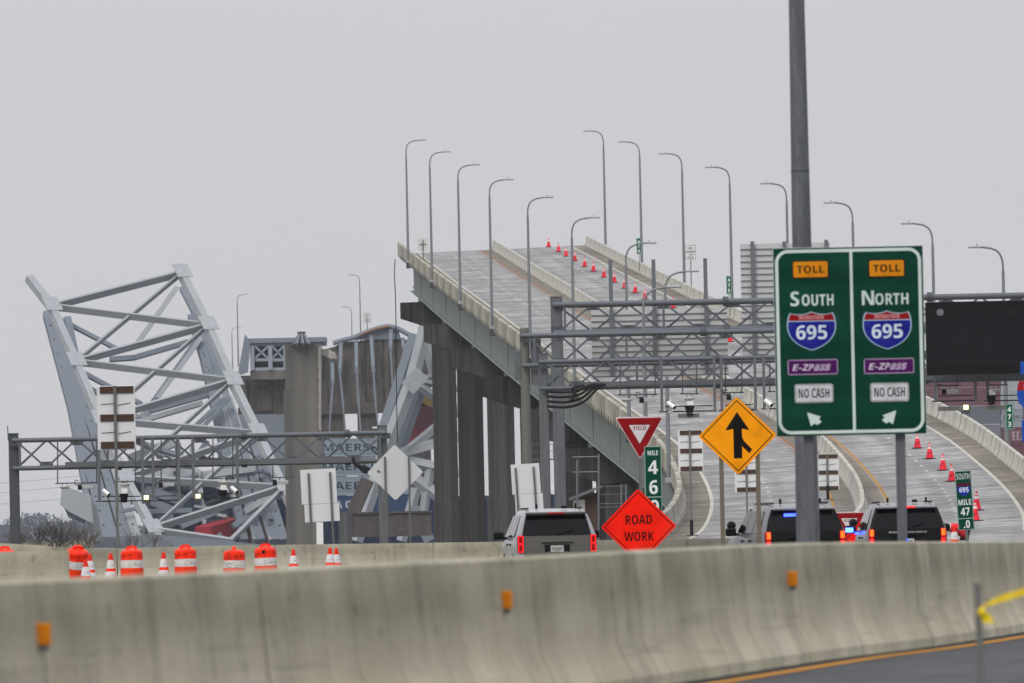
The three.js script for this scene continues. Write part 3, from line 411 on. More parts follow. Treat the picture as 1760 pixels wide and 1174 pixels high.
// chords and web members of the two side trusses, behind the top lateral plane
const UPB = V(0.15, 0.25, 0.95).normalize();
let sideNo = 0;
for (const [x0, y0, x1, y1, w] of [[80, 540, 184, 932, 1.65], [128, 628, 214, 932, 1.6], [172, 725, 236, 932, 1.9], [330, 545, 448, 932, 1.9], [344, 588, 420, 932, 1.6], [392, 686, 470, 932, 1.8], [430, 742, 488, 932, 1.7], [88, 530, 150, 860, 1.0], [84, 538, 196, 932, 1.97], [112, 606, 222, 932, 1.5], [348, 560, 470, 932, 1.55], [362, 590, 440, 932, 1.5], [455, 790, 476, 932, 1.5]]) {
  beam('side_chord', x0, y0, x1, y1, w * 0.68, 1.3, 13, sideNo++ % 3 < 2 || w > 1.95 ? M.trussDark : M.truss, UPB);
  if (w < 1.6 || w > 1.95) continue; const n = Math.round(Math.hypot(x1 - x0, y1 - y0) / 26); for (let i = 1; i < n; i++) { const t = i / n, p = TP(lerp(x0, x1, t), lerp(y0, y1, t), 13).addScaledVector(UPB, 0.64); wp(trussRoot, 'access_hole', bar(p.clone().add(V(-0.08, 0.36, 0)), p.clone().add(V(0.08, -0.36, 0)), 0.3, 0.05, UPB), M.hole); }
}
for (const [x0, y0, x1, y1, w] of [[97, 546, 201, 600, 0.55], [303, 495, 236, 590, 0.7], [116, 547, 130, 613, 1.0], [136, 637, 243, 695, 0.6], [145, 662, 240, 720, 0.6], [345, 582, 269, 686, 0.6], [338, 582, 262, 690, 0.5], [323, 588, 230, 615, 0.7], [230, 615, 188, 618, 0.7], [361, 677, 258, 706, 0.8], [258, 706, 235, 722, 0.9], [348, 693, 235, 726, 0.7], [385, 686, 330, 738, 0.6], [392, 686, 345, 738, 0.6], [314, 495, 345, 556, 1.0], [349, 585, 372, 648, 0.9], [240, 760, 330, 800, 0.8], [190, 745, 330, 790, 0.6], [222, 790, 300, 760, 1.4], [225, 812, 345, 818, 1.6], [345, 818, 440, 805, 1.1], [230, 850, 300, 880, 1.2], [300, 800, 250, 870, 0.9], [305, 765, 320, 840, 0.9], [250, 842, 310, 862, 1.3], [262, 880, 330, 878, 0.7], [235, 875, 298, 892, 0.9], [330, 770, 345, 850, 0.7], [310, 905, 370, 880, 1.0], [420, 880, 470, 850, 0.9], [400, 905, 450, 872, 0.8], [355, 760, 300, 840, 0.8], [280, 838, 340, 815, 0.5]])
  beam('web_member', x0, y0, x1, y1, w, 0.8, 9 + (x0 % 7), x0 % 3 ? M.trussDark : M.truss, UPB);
for (let i = 0; i < 46; i++) { // tangled bent members low in the wreck
  const x = rnd(205, 470), y = rnd(775, 925), a = rnd(-0.9, 0.9) + (rnd() < 0.25 ? 1.3 : 0), l = rnd(18, 60), p = TP(x, y, rnd(6, 24)), q = TP(x + l * Math.cos(a), y + l * Math.sin(a), rnd(6, 24)), md = p.clone().lerp(q, 0.55).add(V(rnd(-0.5, 0.5), rnd(-0.6, 0.3), 0)), w = rnd(0.25, 0.8);
  wp(trussRoot, 'bent_member', [bar(p, md, w, 0.4, UPB), bar(md, q, w, 0.4, UPB)], [M.truss, M.trussDark, M.trussDark, M.farConc][i % 4]);
}
// the second standing piece, in front of the near piers' gap
const tr2 = thing('truss_fragment', 'upright fragment of pale steel truss standing against the bridge piers', 'wrecked truss fragment', at(690, 930, 1240));
const b2 = (name, x0, y0, x1, y1, w, h, z = 1240, m = M.truss, up = V(0.75, 0.2, 0.63).normalize()) => wp(tr2, name, bar(at(x0, y0, z), at(x1, y1, z), w, h, up), m);
b2('chord', 733, 556, 708, 655, 1.15, 1.2); b2('chord', 708, 655, 660, 780, 1.2, 1.2); b2('chord', 660, 780, 612, 930, 1.15, 1.2); b2('chord_flange', 716, 575, 652, 770, 1.2, 1.4, 1243, M.trussDark); b2('chord', 725, 660, 680, 790, 1.0, 1.2, 1246, M.trussDark);
wp(tr2, 'gusset_plate', bar(at(700, 668, 1238), at(726, 640, 1238), 2.0, 0.3, V(0.3, 0.2, 0.9)), M.truss);
for (const [x0, y0, x1, y1, w] of [[716, 652, 790, 632, 0.5], [716, 655, 790, 668, 0.5], [716, 660, 790, 712, 0.7], [690, 778, 790, 750, 1.2], [700, 792, 790, 812, 1.0], [712, 822, 790, 880, 1.2], [700, 775, 790, 700, 0.8], [716, 840, 690, 930, 0.9], [726, 560, 760, 700, 0.9], [740, 800, 725, 900, 0.7]]) b2('web_member', x0, y0, x1, y1, w, 0.9, 1244);
b2('leaning_pipe', 632, 824, 606, 884, 1.5, 1.5, 1230, M.farConc, V(0, 0.2, 1)); b2('leaning_beam', 710, 872, 738, 930, 1.3, 1.0, 1228, M.trussDark, V(0, 0.2, 1));

// ------------------------------------------------------------------ broken pier, far end of the gap, ship
{
  const z = 1260, r = thing('broken_pier', 'tall stained concrete pier with broken steel bearing stump on top', 'bridge pier', at(520, 930, z)), k = z / F;
  const w = boxAt(490, 592, 550, 670, z, 4.6); wp(r, 'column', w, M.stained); wp(r, 'column', boxAt(490.6, 670.2, 552, 1000, z - 0.15, 4.9), M.stained);
  const t = []; for (let i = 0; i < 9; i++) { const x = 503 + i * 3.8; t.push(bar(at(x, 593, z - 1 - (i % 3)), at(lerp(x, 517, 0.55), 578 - (i % 3) * 1.4, z - 1), 0.16, 0.5, V(0, 0, 1))); } wp(r, 'bearing_rib', t, M.trussDark);
  wp(r, 'bearing_stump', [boxAt(511, 570, 525, 582, z - 1.2, 1.2), boxAt(500, 589, 541, 592.6, z - 1.2, 2.4)], M.farConc);
  const ch = []; for (let i = 0; i < 16; i++) { const y = 596 + i * 9; ch.push(slabAt([[550 - rnd(1, 4), y], [551.5, y - 2], [551.8, y + 9], [550 - rnd(1, 5), y + 8]], z - 0.3, 2)); } wp(r, 'broken_edge', ch, M.par[2]);
}
{
  const z = 1660, r = thing('far_bridge_end', 'broken end of the opposite bridge approach with draped concrete slab', 'wrecked bridge', at(570, 930, z)), B = (n, m, ...a) => wp(r, n, boxAt(...a), m);
  wp(r, 'pier_wall', [boxAt(410, 645, 492, 712, z + 3, 5), boxAt(540, 690, 742, 710, z + 3, 5)], M.farConc);
  B('column', M.farConc, 412, 700, 492, 1000, z + 4, 4); B('column', M.farConc, 540, 600, 594, 1000, z + 4, 4); B('column', M.farConc, 617, 705, 652, 1000, z + 4, 4); B('column', M.farConc, 674, 705, 742, 1000, z + 4, 4);
  wp(r, 'hull_wall', slabAt([[405, 712], [490, 712], [490, 950], [440, 950], [405, 800]], z + 2, 3), M.trussDark);
  // end frame of the deck: slab edge, girders and crossed bracing
  B('deck_slab', M.trussDark, 423, 580.5, 560, 588.5, z - 2, 12); B('edge_beam', M.trussDark, 424, 588.7, 560, 594, z - 1.4, 10);
  wp(r, 'side_girder', slabAt([[421, 574], [426, 582], [430, 590], [426, 640], [408, 646]], z - 2.5, 1.2), M.trussDark);
  for (const x of [430, 461, 487, 545]) B('girder_end', M.frameGrey, x, 594, x + 7, 636, z - 2, 9);
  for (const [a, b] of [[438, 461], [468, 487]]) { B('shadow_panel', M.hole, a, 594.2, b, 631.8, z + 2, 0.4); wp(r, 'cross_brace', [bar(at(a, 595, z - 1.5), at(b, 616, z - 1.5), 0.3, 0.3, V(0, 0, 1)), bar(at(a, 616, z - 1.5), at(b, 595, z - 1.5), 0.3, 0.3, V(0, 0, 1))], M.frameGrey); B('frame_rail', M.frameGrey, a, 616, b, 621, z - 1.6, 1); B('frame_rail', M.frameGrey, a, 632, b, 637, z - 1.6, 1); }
  B('bearing_seat', M.stained, 430, 637, 490, 652, z - 1.5, 3); wp(r, 'pilaster', [boxAt(414, 652, 424, 712, z + 2, 1), boxAt(441, 652, 466, 706, z + 2.4, 1)], M.farConc);
  // slab that hangs over the end
  wp(r, 'draped_slab', slabAt([[560, 600], [575, 596], [588, 588], [618, 586], [640, 582], [668, 576], [690, 582], [706, 586], [718, 590], [735, 588], [742, 692], [560, 692], [562, 640]], z - 14, 0.8), M.farConc);
  wp(r, 'broken_deck_edge', pipe([at(572, 590, z - 15), at(588, 585, z - 15), at(608, 580, z - 15), at(632, 570, z - 15), at(666, 561, z - 15), at(684, 565, z - 15), at(704, 576, z - 15), at(722, 583, z - 15)], 0.42, 40, 5), M.trussDark);
  wp(r, 'broken_girder', [slabAt([[612, 581], [640, 569], [666, 562], [684, 566], [690, 583], [612, 584]], z - 14.5, 0.6)], M.trussDark); wp(r, 'rust_edge', pipe([at(620, 575, z - 15.8), at(644, 566, z - 15.8), at(670, 560.5, z - 15.8)], 0.14, 20, 5), M.rustLine);
  wp(r, 'bent_plate', slabAt([[552, 604], [564, 600], [576, 606], [580, 616], [570, 617], [556, 611]], z - 17, 0.4), M.par[2]);
  for (const pts of [[[586, 588], [584, 640], [590, 700], [594, 745]], [[612, 584], [613, 640], [617, 700], [620, 745]], [[638, 576], [642, 640], [646, 700], [650, 735]], [[672, 566], [671, 600], [674, 650], [676, 715]], [[692, 580], [694, 600], [702, 640], [712, 680]], [[571, 618], [572, 660], [568, 710], [566, 745]]]) {
    const P = pts.map(([x, y]) => at(x, y, z - 16)); wp(r, 'hanging_strip', [bar(P[0], P[1], 0.62, 0.25, V(0, 0, 1)), bar(P[1], P[2], 0.34, 0.2, V(0, 0, 1)), bar(P[2], P[3], 0.26, 0.16, V(0, 0, 1))], M.trussDark);
    wp(r, 'strip_plate', bar(P[0].clone().add(V(0, -0.5, 0.2)), P[0].clone().lerp(P[1], 0.85).add(V(0, 0, 0.2)), 0.5, 0.1, V(0, 0, 1)), M.frameGrey);
  }
  B('ledge', M.whiteBack, 640, 733, 676, 736, z - 18, 1.2);
}
const farLamp = (x, top, base, z, turn, label) => { const b = at(x, base, z); b.y = at(x, top, z).y - lampH; copyOf(lamp0, 'street_lamp', label, b, turn).userData.group = 'lamps on the far broken approach'; };
farLamp(410, 506, 640, 1672, 0, 'taller street lamp at the outer corner of the far broken span'); farLamp(400, 562, 650, 1900, 0, 'shorter street lamp just beyond the corner of the far broken span'); farLamp(620, 472, 580, 1672, Math.PI, 'street lamp beside the speed limit sign on the far span'); farLamp(605, 527, 580, 1900, Math.PI, 'more distant street lamp beside the speed limit sign lamp');
tag(mesh('hanging_cable', pipe([at(679, 446, 1003), at(678, 470, 1003), at(680, 520, 1003), at(681, 640, 1003), at(683, 760, 1003)], 0.05, 30, 5), M.cable), 'thin dark cable dangling from the broken deck end', 'cable');

// ship and its containers
{
  const z = 1480, r = thing('cargo_ship', 'dark blue hull of the struck cargo ship behind the wreck', 'ship', at(900, 925, z)), c = at(900, 900, z);
  wp(r, 'hull', slab([[-52, -3], [95, -3], [95, 7], [60, 6], [-40, 6.4], [-48, 9.5], [-58, 10.5]], 30).translate(c.x, 0, -z - 1), mat(0x1d2f4e, 0.6)); wp(r, 'deck_rail', box(c.x + 20, 7.2, -z - 1.2, 120, 0.9, 0.2), M.white);
}
const boxMats = {}, contGeo = (() => { // corrugated container, 12.2 x 2.6 x 2.44, front at z = 0
  const g = [], n = 40; for (let i = 0; i < n; i++) { const x0 = -6 + 12 * i / n; g.push(box(x0 + 0.15, 1.3, -1.22, 0.15, 2.38, 2.34 + (i % 2 ? 0 : 0.08)), box(x0 + 0.02, 1.3, -1.22, 0.11, 2.38, 2.3)); } return join(g);
})(), contFrame = join([box(-6.03, 1.3, -1.22, 0.16, 2.6, 2.44), box(6.03, 1.3, -1.22, 0.16, 2.6, 2.44), box(0, 0.08, -1.22, 11.9, 0.16, 2.44), box(0, 2.53, -1.22, 11.9, 0.14, 2.44)]);
function container(x, y, z, color, label, text, { tilt = 0, ink = '#27323c', fam = 'sans-serif', tw = 6.6, th = 0.95, tx = 0, turn = 0 } = {}) {
  const p = at(x, y, z), r = thing('shipping_container', label, 'shipping container', p, 'containers on the struck ship'); r.rotation.set(0, turn, tilt);
  const m = boxMats[color] ||= mat(color, 0.6); mesh('body', contGeo, m, r); mesh('frame', contFrame, m, r);
  if (text) mesh('lettering', plate(tw * 1.1, th * 1.4, 0.012, tx, 1.3), canvasMat(512, Math.round(512 * th * 1.4 / tw / 1.1), (c, w, h) => { c.fillStyle = '#' + m.color.getHexString(); c.fillRect(0, 0, w, h); word(c, text, w / 2, h / 2, h / 1.4, ink, { w: w / 1.1, fam }); }, 0.6), r);
}
const GRY = 0x8796a2, RED = 0x6a2632, BLU = 0x2b4468, PNK = 0x6c4650;
{ const z = 1476, base = [648, 884]; const rows = [['CMA CGM', BLU, '#b8c0ca'], ['MAERSK', GRY], ['MAERSK', GRY], ['MAERSK', GRY]];
  rows.forEach(([t, c, ink], i) => container(632, 882 - i * 32.5, z, c, [`blue container lowest in the stack behind the broken pier`, 'grey container directly above the blue one behind the pier', 'grey container third up behind the broken pier', 'grey container topmost behind the broken pier and gantry'][i], t, { ink, tw: i ? 8.4 : 7, th: 1.1, tx: i ? -2.5 : -3.4, tilt: i === 3 ? -0.02 : 0 })); }
container(738, 762, 1470, RED, 'dark red container beside the upright truss fragment, lower of two', null, { turn: 1.15 }); container(740, 730, 1470, 0x54222f, 'dark maroon container beside the truss fragment, upper of two', null, { turn: 1.15 });
container(744, 702, 1474, 0x86703a, 'dull yellow container topmost beside the truss fragment', null, { turn: 1.2, tilt: -0.2 });
container(440, 748, 1700, 0x9c3a48, 'crushed red container showing beside the broken pier, lower', null, { turn: 1.0, tilt: 0.25 }); container(470, 738, 1690, 0xb85060, 'crumpled pale red container leaning on the pier, upper', null, { turn: 0.9, tilt: 0.35 }); container(528, 728, 1700, 0xa8323e, 'red container glimpsed through the gap right of the pier', null, { turn: 0.3, tilt: -0.05 });
container(392, 928, 1466, 0xa02434, 'bright red crumpled container lying low inside the fallen truss', null, { turn: 1.2, tilt: 0.1 }); container(375, 905, 1480, 0x5d7284, 'blue grey container above the crumpled red one', null, { turn: 0.6, tilt: -0.3 });
container(450, 932, 1474, 0x7e2a34, 'dark red container beside the crumpled one, half sunk', null, { turn: 0.2, tilt: -0.08 });
{ const D = [[345, 916, 1498, 0x565c64, 0.5, 0.12], [455, 912, 1500, 0x4d484b, 0.9, -0.15], [400, 884, 1512, 0x5d4348, 0.35, 0.2], [466, 876, 1515, 0x666c72, 1.1, 0.1], [320, 938, 1490, 0x44505e, 0.8, -0.1], [600, 905, 1500, 0x4a4f57, 0.1, 0], [690, 850, 1500, 0x56515a, 0.4, 0.15], [700, 905, 1495, 0x474c55, 0.2, -0.05], [455, 770, 1720, 0x59525a, 0.3, 0.1], [440, 800, 1715, 0x4e5560, 0.2, -0.04]];
  const W = ['slate container low between the struts of the fallen truss', 'brownish grey container by the last node of the fallen truss', 'dull red brown container high inside the foot of the truss', 'grey container standing near the broken pier inside the truss', 'dark slate container half sunk at the foot of the truss', 'dark container low behind the blank sign back', 'leaning dull container behind the diamond sign back', 'dark container low behind the gantry column', 'dull container between truss and broken pier, upper', 'slate container between truss and broken pier, lower'];
  D.forEach(([x, y, zz, c, turn, tilt], i) => container(x, y, zz, c, W[i], null, { turn, tilt })); }
{ const z = 1460; const R = [[1648, 794, PNK, null], [1648, 762, 0x7e8088, null], [1648, 730, 0x6c7078, null], [1646, 698, 0x6f4e57, null], [1648, 666, 0x6f4e57, null], [1794, 794, PNK, null], [1794, 764, PNK, 'HAMBURG'], [1794, 732, 0x9098a0, 'MAERSK LINE'], [1794, 700, 0xa0a6ac, 'MAERSK'], [1794, 668, 0xa0a6ac, null]];
  const LB = ['dusty pink container lowest in the stack behind the edge barrier', 'grey container second up in the stack behind the flood lamp', 'dark grey container third up in the stack behind the flood lamp', 'pink container fourth up behind the hanging toll camera', 'pink container topmost under the black message board', 'pink container lowest beside the interstate shield', 'pink container with pale capitals behind marker 473', 'pale grey container with small dark lettering behind marker 473', 'pale grey container with large dark lettering beside the shield', 'pale grey container topmost beside the interstate shield'];
  R.forEach(([x, y, c, t], i) => container(x, y, z, c, LB[i], t, t === 'HAMBURG' ? { ink: '#a8979c', fam: 'serif', tw: 8, th: 1.2, tx: -0.6 } : t === 'MAERSK LINE' ? { tw: 5.2, th: 0.55, tx: -3.2 } : t ? { tw: 8.2, th: 1.5, tx: 0.3 } : {}));
}
// fallen deck slabs at the foot of the wreck
for (const [pts, z, m, l] of [[[[106, 838], [112, 836], [156, 852], [160, 900], [145, 893], [120, 880], [103, 868]], 1434, M.truss, 'large pale deck slab tipped up behind the bare bushes'], [[[110, 873], [116, 870], [150, 885], [146, 900], [118, 890]], 1436, M.trussDark, 'dark broken slab edge under the tipped deck slab'], [[[152, 872], [166, 866], [176, 930], [150, 930]], 1437, M.truss, 'pale upright plate beside the tipped deck slab'], [[[166, 924], [270, 919], [400, 931], [500, 942], [160, 942]], 1442, M.trussDark, 'low grey heap of deck at the foot of the fallen truss']])
  tag(mesh('deck_slab', slabAt(pts, z, 2.5), m), l, 'broken slab');
{ const z = 1150; tag(mesh('pier_fender', [boxAt(604, 882, 740, 922, z, 12), boxAt(602, 879, 742, 882.3, z - 0.3, 12.6)], M.farConc), 'low dark concrete fender block behind the diamond sign back', 'pier fender');
  tag(mesh('fender_post', boxAt(582, 880, 604, 940, z - 20, 3), M.pier), 'brownish concrete post beside the blank white sign back', 'fender post'); }

// ------------------------------------------------------------------ under the bridge: shed and fence
{
  const z = 470, p = at(1000, 930, z), r = thing('storage_shed', 'small brown shed with sloping grey roof behind the grey police car', 'shed', V(p.x, 0, -z)), y = (v) => at(1000, v, z).y, X = (v) => at(v, 900, z).x;
  wp(r, 'wall', slab([[X(986), -0.1], [X(1030), -0.1], [X(1030), y(846)], [X(986), y(860)]], 2.4).translate(0, 0, -z), mat(0x4c3f3a, 0.9)); wp(r, 'white_door', box(X(996), y(895), -z + 0.03, (1006 - 986) * z / F, (930 - 858) * z / F, 0.06), M.greyBack);
  wp(r, 'roof', bar(at(979, 858, z - 0.2), at(1034, 836, z - 0.2), 3, 0.12).translate(0, 0, -1), M.aluDark);
  const f = thing('site_fence', 'tall wire fence of thin grey posts under the bridge end', 'fence', V(at(1050, 900, 465).x, 0, -465));
  for (const x of [992, 1029, 1068, 1076]) wp(f, 'post', tube(at(x, 960, 465), at(x, x > 1060 ? 832 : x < 1000 ? 790 : 780, 465), 0.045), M.aluDark);
  for (const yy of [786, 812]) wp(f, 'rail', tube(at(984, yy, 465), at(1030, yy - 1, 465), 0.035), M.aluDark);
  for (const yy of [836, 850, 866, 872]) wp(f, 'rail', tube(at(1029, yy, 465), at(1076, yy - 1, 465), 0.014), M.aluDark);
}
// ------------------------------------------------------------------ striped sign backs and blank sign backs
function stripedSign(px, py, z, label, baseY) {
  const c = at(px, py, z), r = thing('striped_sign', label, 'sign', V(c.x, c.y, c.z), 'sign backs with three brown battens'), w = 1.12, h = 1.88, b = baseY - c.y;
  mesh('panel', rbox(0, 0, 0, w, h, 0.03, 0.06, 1), M.whiteBack, r); for (const y of [0.82, 0, -0.8]) mesh('batten', box(0.02, y, 0.035, 0.98, 0.2, 0.04), M.batten, r);
  for (const y of [0.42, -0.42]) mesh('cable_tie', [bar(V(-0.45, y - 0.02, 0.02), V(-0.05, y, 0.03), 0.02, 0.015), bar(V(0.05, y - 0.05, 0.03), V(0.42, y + 0.01, 0.02), 0.02, 0.015)], M.cable, r);
  mesh('post', box(-0.03, (b + h / 2) / 2, 0.08, 0.085, h / 2 - b, 0.05), M.post, r); mesh('base_sleeve', rbox(-0.03, b + 0.35, 0.08, 0.15, 0.72, 0.15, 0.02), M.cable, r); mesh('base_plate', rbox(0, b + 0.02, 0.08, 0.5, 0.04, 0.4, 0.01), M.cable, r); return r;
}
stripedSign(200, 718, 300, 'white sign back with three brown battens before the fallen truss', 0);
{ const a = roadHit(1187, 922); stripedSign(1187, 775, 460, 'striped sign back in the road left of the merge sign', roadY(460) - 0.15); stripedSign(1284, 811, 462, 'striped sign back half hidden behind the merge sign', roadY(460)); stripedSign(1423, 812, 520, 'striped sign back between the toll sign post and median', roadY(520)); }
function blankSign(x0, y0, x1, y1, z, posts, label, split, m = M.whiteBack, tilt = 0) {
  const c = at((x0 + x1) / 2, (y0 + y1) / 2, z), k = z / F, w = (x1 - x0) * k, h = (y1 - y0) * k, r = thing('blank_sign', label, 'sign', V(c.x, c.y, c.z));
  if (split) { const y = h / 2 - (split - y0) * k; mesh('panel', box(0, (h / 2 + y) / 2, 0, w, h / 2 - y - 0.01, 0.02), m, r); mesh('lower_panel', box(0.06, (y - h / 2) / 2, 0, w - 0.02, h / 2 + y - 0.01, 0.02), m, r); }
  for (const x of posts) { const px = (x - (x0 + x1) / 2) * k; mesh('post', [box(px, (h / 2 - c.y) / 2 - 0.06, 0.05, 0.06, h / 2 + c.y - 0.1, 0.06), box(px, (h / 2 - c.y) / 2 - 0.06, 0.085, 0.025, h / 2 + c.y - 0.1, 0.02)], M.post, r); } r.rotation.z = tilt; return r;
}
blankSign(518, 806, 579, 897, 300, [532, 569], 'blank white sign back on two posts before the broken pier', 866, M.whiteBack, 0.03);
blankSign(881, 797, 930, 905, 330, [889, 920], 'blank white sign back on two posts behind the grey police car', 849, M.whiteBack, 0.045);
{ // diamond back
  const z = 308, c = at(679, 812, z), r = thing('diamond_sign', 'blank grey diamond sign back on two posts beside the gantry column', 'sign', V(c.x, c.y, c.z)); const g = shapeSlab(roundRect(1.2, 1.2, 0.07), 0.02); g.rotateZ(Math.PI / 4); mesh('panel', g, M.greyBack, r); mesh('sticker', box(-0.63, 0.02, 0.012, 0.09, 0.07, 0.004).rotateZ(-0.5).translate(0.05, -0.28, 0), M.post, r);
  for (const x of [-0.3, 0.42]) mesh('post', [box(x, (0.45 - c.y) / 2, 0.04, 0.055, 0.5 + c.y, 0.06), box(x, (0.45 - c.y) / 2, 0.075, 0.02, 0.5 + c.y, 0.02)], M.post, r);
}
{ const z = 305, p = at(550, 930, z); const r = thing('delineator_post', 'short white delineator with black foot under the blank sign', 'delineator', V(p.x, 0, -z)); mesh('blade', box(0, at(550, 902, z).y - 0.3, 0, 0.2, 0.75, 0.03), M.white, r); mesh('foot', tube(V(0, 0, 0), V(0, 1.0, 0), 0.06), M.cable, r); }

// ------------------------------------------------------------------ police cars
function rearDz(y) { return y > 1.2 ? -0.46 * (y - 1.2) : y < 0.75 ? 0.05 : 0.05 * (1.2 - y) / 0.45; }
function makeCar(pos, turn, label, { tail, paint = M.carSilver, sideTint = M.glass, lit, plateText, text, rearLight, mirrorLight, brake, spot }) {
  const r = thing('police_car', label, 'police car', pos, null, turn);
  const st = [[0, 0.95, 0.5, 1.2, 0.76, 1.8, 1], [0.1, 1.0, 0.42, 1.2, 0.79, 1.83, 1], [1.1, 1.02, 0.36, 1.19, 0.8, 1.885, 0], [2.5, 1.02, 0.34, 1.17, 0.8, 1.885, 0], [3.05, 1.02, 0.34, 1.16, 0.75, 1.81, 0], [3.9, 1.01, 0.35, 1.13, 0.86, 1.19, 0], [4.85, 0.99, 0.38, 1.05, 0.83, 1.11, 0], [5.15, 0.9, 0.5, 0.85, 0.72, 0.98, 0]];
  const ring = ([z, hw, yb, bt, ht, yt, sl]) => { const R = [[hw * 0.86, yb], [hw * 0.97, yb + 0.1], [hw, 0.72], [hw, bt - 0.12], [hw * 0.985, bt], [lerp(hw, ht, 0.55), lerp(bt, yt, 0.5)], [ht + 0.02, yt - 0.12], [ht - 0.04, yt - 0.035], [ht - 0.2, yt], [0, yt + 0.012]]; const P = R.map(([x, y]) => [x, y, -z + (sl ? rearDz(y) : 0)]); return [...P.map(([x, y, q]) => [-x, y, q]), ...P.slice(0, -1).reverse()]; };
  const rows = st.map(ring), pos3 = [], quad = (a, b, c, d) => pos3.push(...a, ...b, ...c, ...a, ...c, ...d);
  for (let k = 0; k + 1 < rows.length; k++) for (let i = 0; i < rows[k].length; i++) { const j = (i + 1) % rows[k].length; quad(rows[k][i], rows[k][j], rows[k + 1][j], rows[k + 1][i]); }
  for (const R of [rows[0], rows[rows.length - 1]]) { const n = R.length; for (let i = 0; i + 1 <= (n - 1) / 2; i++) quad(R[i], R[i + 1], R[n - 2 - i], R[n - 1 - i]); }
  const bg = new THREE.BufferGeometry(); bg.setAttribute('position', new THREE.Float32BufferAttribute(pos3, 3)); bg.setAttribute('uv', new THREE.Float32BufferAttribute(new Float32Array(pos3.length / 3 * 2), 2));
  mesh('body', toCreasedNormals(bg, 0.7), paint, r);
  const patch = (rowsYX, off, n = 8) => { const p = []; for (let k = 0; k + 1 < rowsYX.length; k++) for (let i = 0; i < n; i++) { const f = ([y, h], t) => { const x = lerp(-h, h, t); return [x, y, rearDz(y) + off + 0.03 * (1 - (x / h) ** 2)]; }; const a = f(rowsYX[k], i / n), b = f(rowsYX[k], (i + 1) / n), c = f(rowsYX[k + 1], (i + 1) / n), d = f(rowsYX[k + 1], i / n); p.push(...a, ...b, ...c, ...a, ...c, ...d); } const g = new THREE.BufferGeometry(); g.setAttribute('position', new THREE.Float32BufferAttribute(p, 3)); g.setAttribute('uv', new THREE.Float32BufferAttribute(new Float32Array(p.length / 3 * 2), 2)); return toCreasedNormals(g, 0.6); };
  const gate = mesh('tailgate', patch([[0.62, 0.8], [0.76, 0.83], [1.0, 0.84], [1.22, 0.835]], 0.012), tail, r);
  mesh('handle_trim', rbox(0, 1.08, 0.1, 0.8, 0.07, 0.05, 0.025), tail, gate); mesh('plate_recess', box(0, 0.9, 0.075, 0.62, 0.2, 0.012), M.trim, gate);
  if (tail === M.carBlack) mesh('pillar_trim', patch([[1.21, 0.95], [1.5, 0.87], [1.77, 0.77]], 0.002), tail, r);
  mesh('rear_window', patch([[1.225, 0.86], [1.45, 0.81], [1.73, 0.735]], 0.012), M.glass, r);
  mesh('wiper', [bar(V(0.05, 1.25, 0.03), V(0.42, 1.36, -0.02), 0.025, 0.02), rbox(0.02, 1.245, 0.03, 0.07, 0.05, 0.04, 0.015)], M.trim, r); mesh('gate_seam', box(0, 0.7, 0.075, 1.66, 0.018, 0.02), M.trim, gate);
  mesh('spoiler', rbox(0, 1.775, -0.22, 1.5, 0.07, 0.34, 0.03), tail === M.carBlack ? M.carWhite : M.carGrey, r);
  mesh('brake_lamp', rbox(0, 1.772, -0.045, 0.42, 0.045, 0.03, 0.015), brake ? M.litRed : M.lampRed, r);
  const pl = mesh('licence_plate', box(0, 0.9, 0.088, 0.32, 0.16, 0.01), M.greyBack, r); mesh('plate_print', plate(0.31, 0.15, 0.094, 0, 0.9), canvasMat(128, 64, (x, w, h) => { x.fillStyle = '#b9bbb6'; x.fillRect(0, 0, w, h); word(x, plateText, w / 2, 32, 28, '#2a2d33', { w: 104 }); x.fillStyle = '#50545c'; x.fillRect(34, 54, 60, 5); }), pl);
  for (const s of [-1, 1]) {
    const t = mesh('tail_lamp', [rbox(s * 0.905, 1.02, -0.02, 0.15, 0.44, 0.22, 0.05, 3)], lit ? M.lampRed : M.lampDark, r);
    for (const y of [1.13, 0.92]) { if (lit) mesh('lit_lens', rbox(s * 0.9, y, 0.075, 0.1, 0.17, 0.05, 0.03, 3), y > 1 ? M.litOrange : M.litRed, t); else { mesh('lit_ring', [rbox(s * 0.9, y + 0.09, 0.085, 0.12, 0.02, 0.03, 0.01), rbox(s * 0.9, y - 0.09, 0.085, 0.12, 0.02, 0.03, 0.01), rbox(s * 0.9 - 0.055, y, 0.085, 0.02, 0.19, 0.03, 0.01), rbox(s * 0.9 + 0.055, y, 0.085, 0.02, 0.19, 0.03, 0.01)], M.litRed, t); mesh('lens', rbox(s * 0.9, y, 0.08, 0.085, 0.15, 0.03, 0.02), M.lampRed, t); } }
    const side = (x0, x1, a, b, m = sideTint, nm = 'side_window') => { const q = []; const f = (z, t) => [s * (lerp(1.018, 0.832, t) + 0.006), lerp(1.21, 1.735, t), -z]; const A = f(x0[0], 0), B = f(x1[0], 0), C = f(x1[1], 1), D = f(x0[1], 1); q.push(...A, ...B, ...C, ...A, ...C, ...D); const g = new THREE.BufferGeometry(); g.setAttribute('position', new THREE.Float32BufferAttribute(q, 3)); g.setAttribute('uv', new THREE.Float32BufferAttribute(new Float32Array(12), 2)); g.computeVertexNormals(); mesh(nm, g, m, r); };
    side([0.55, 0.75], [1.45, 1.4]); side([1.52, 1.47], [2.4, 2.35]); side([2.48, 2.43], [3.45, 2.95]);
    mesh('wing_mirror', [rbox(s * 1.2, 1.24, -3.3, 0.26, 0.2, 0.14, 0.05, 2), box(s * 1.06, 1.18, -3.32, 0.14, 0.06, 0.08)], M.trim, r);
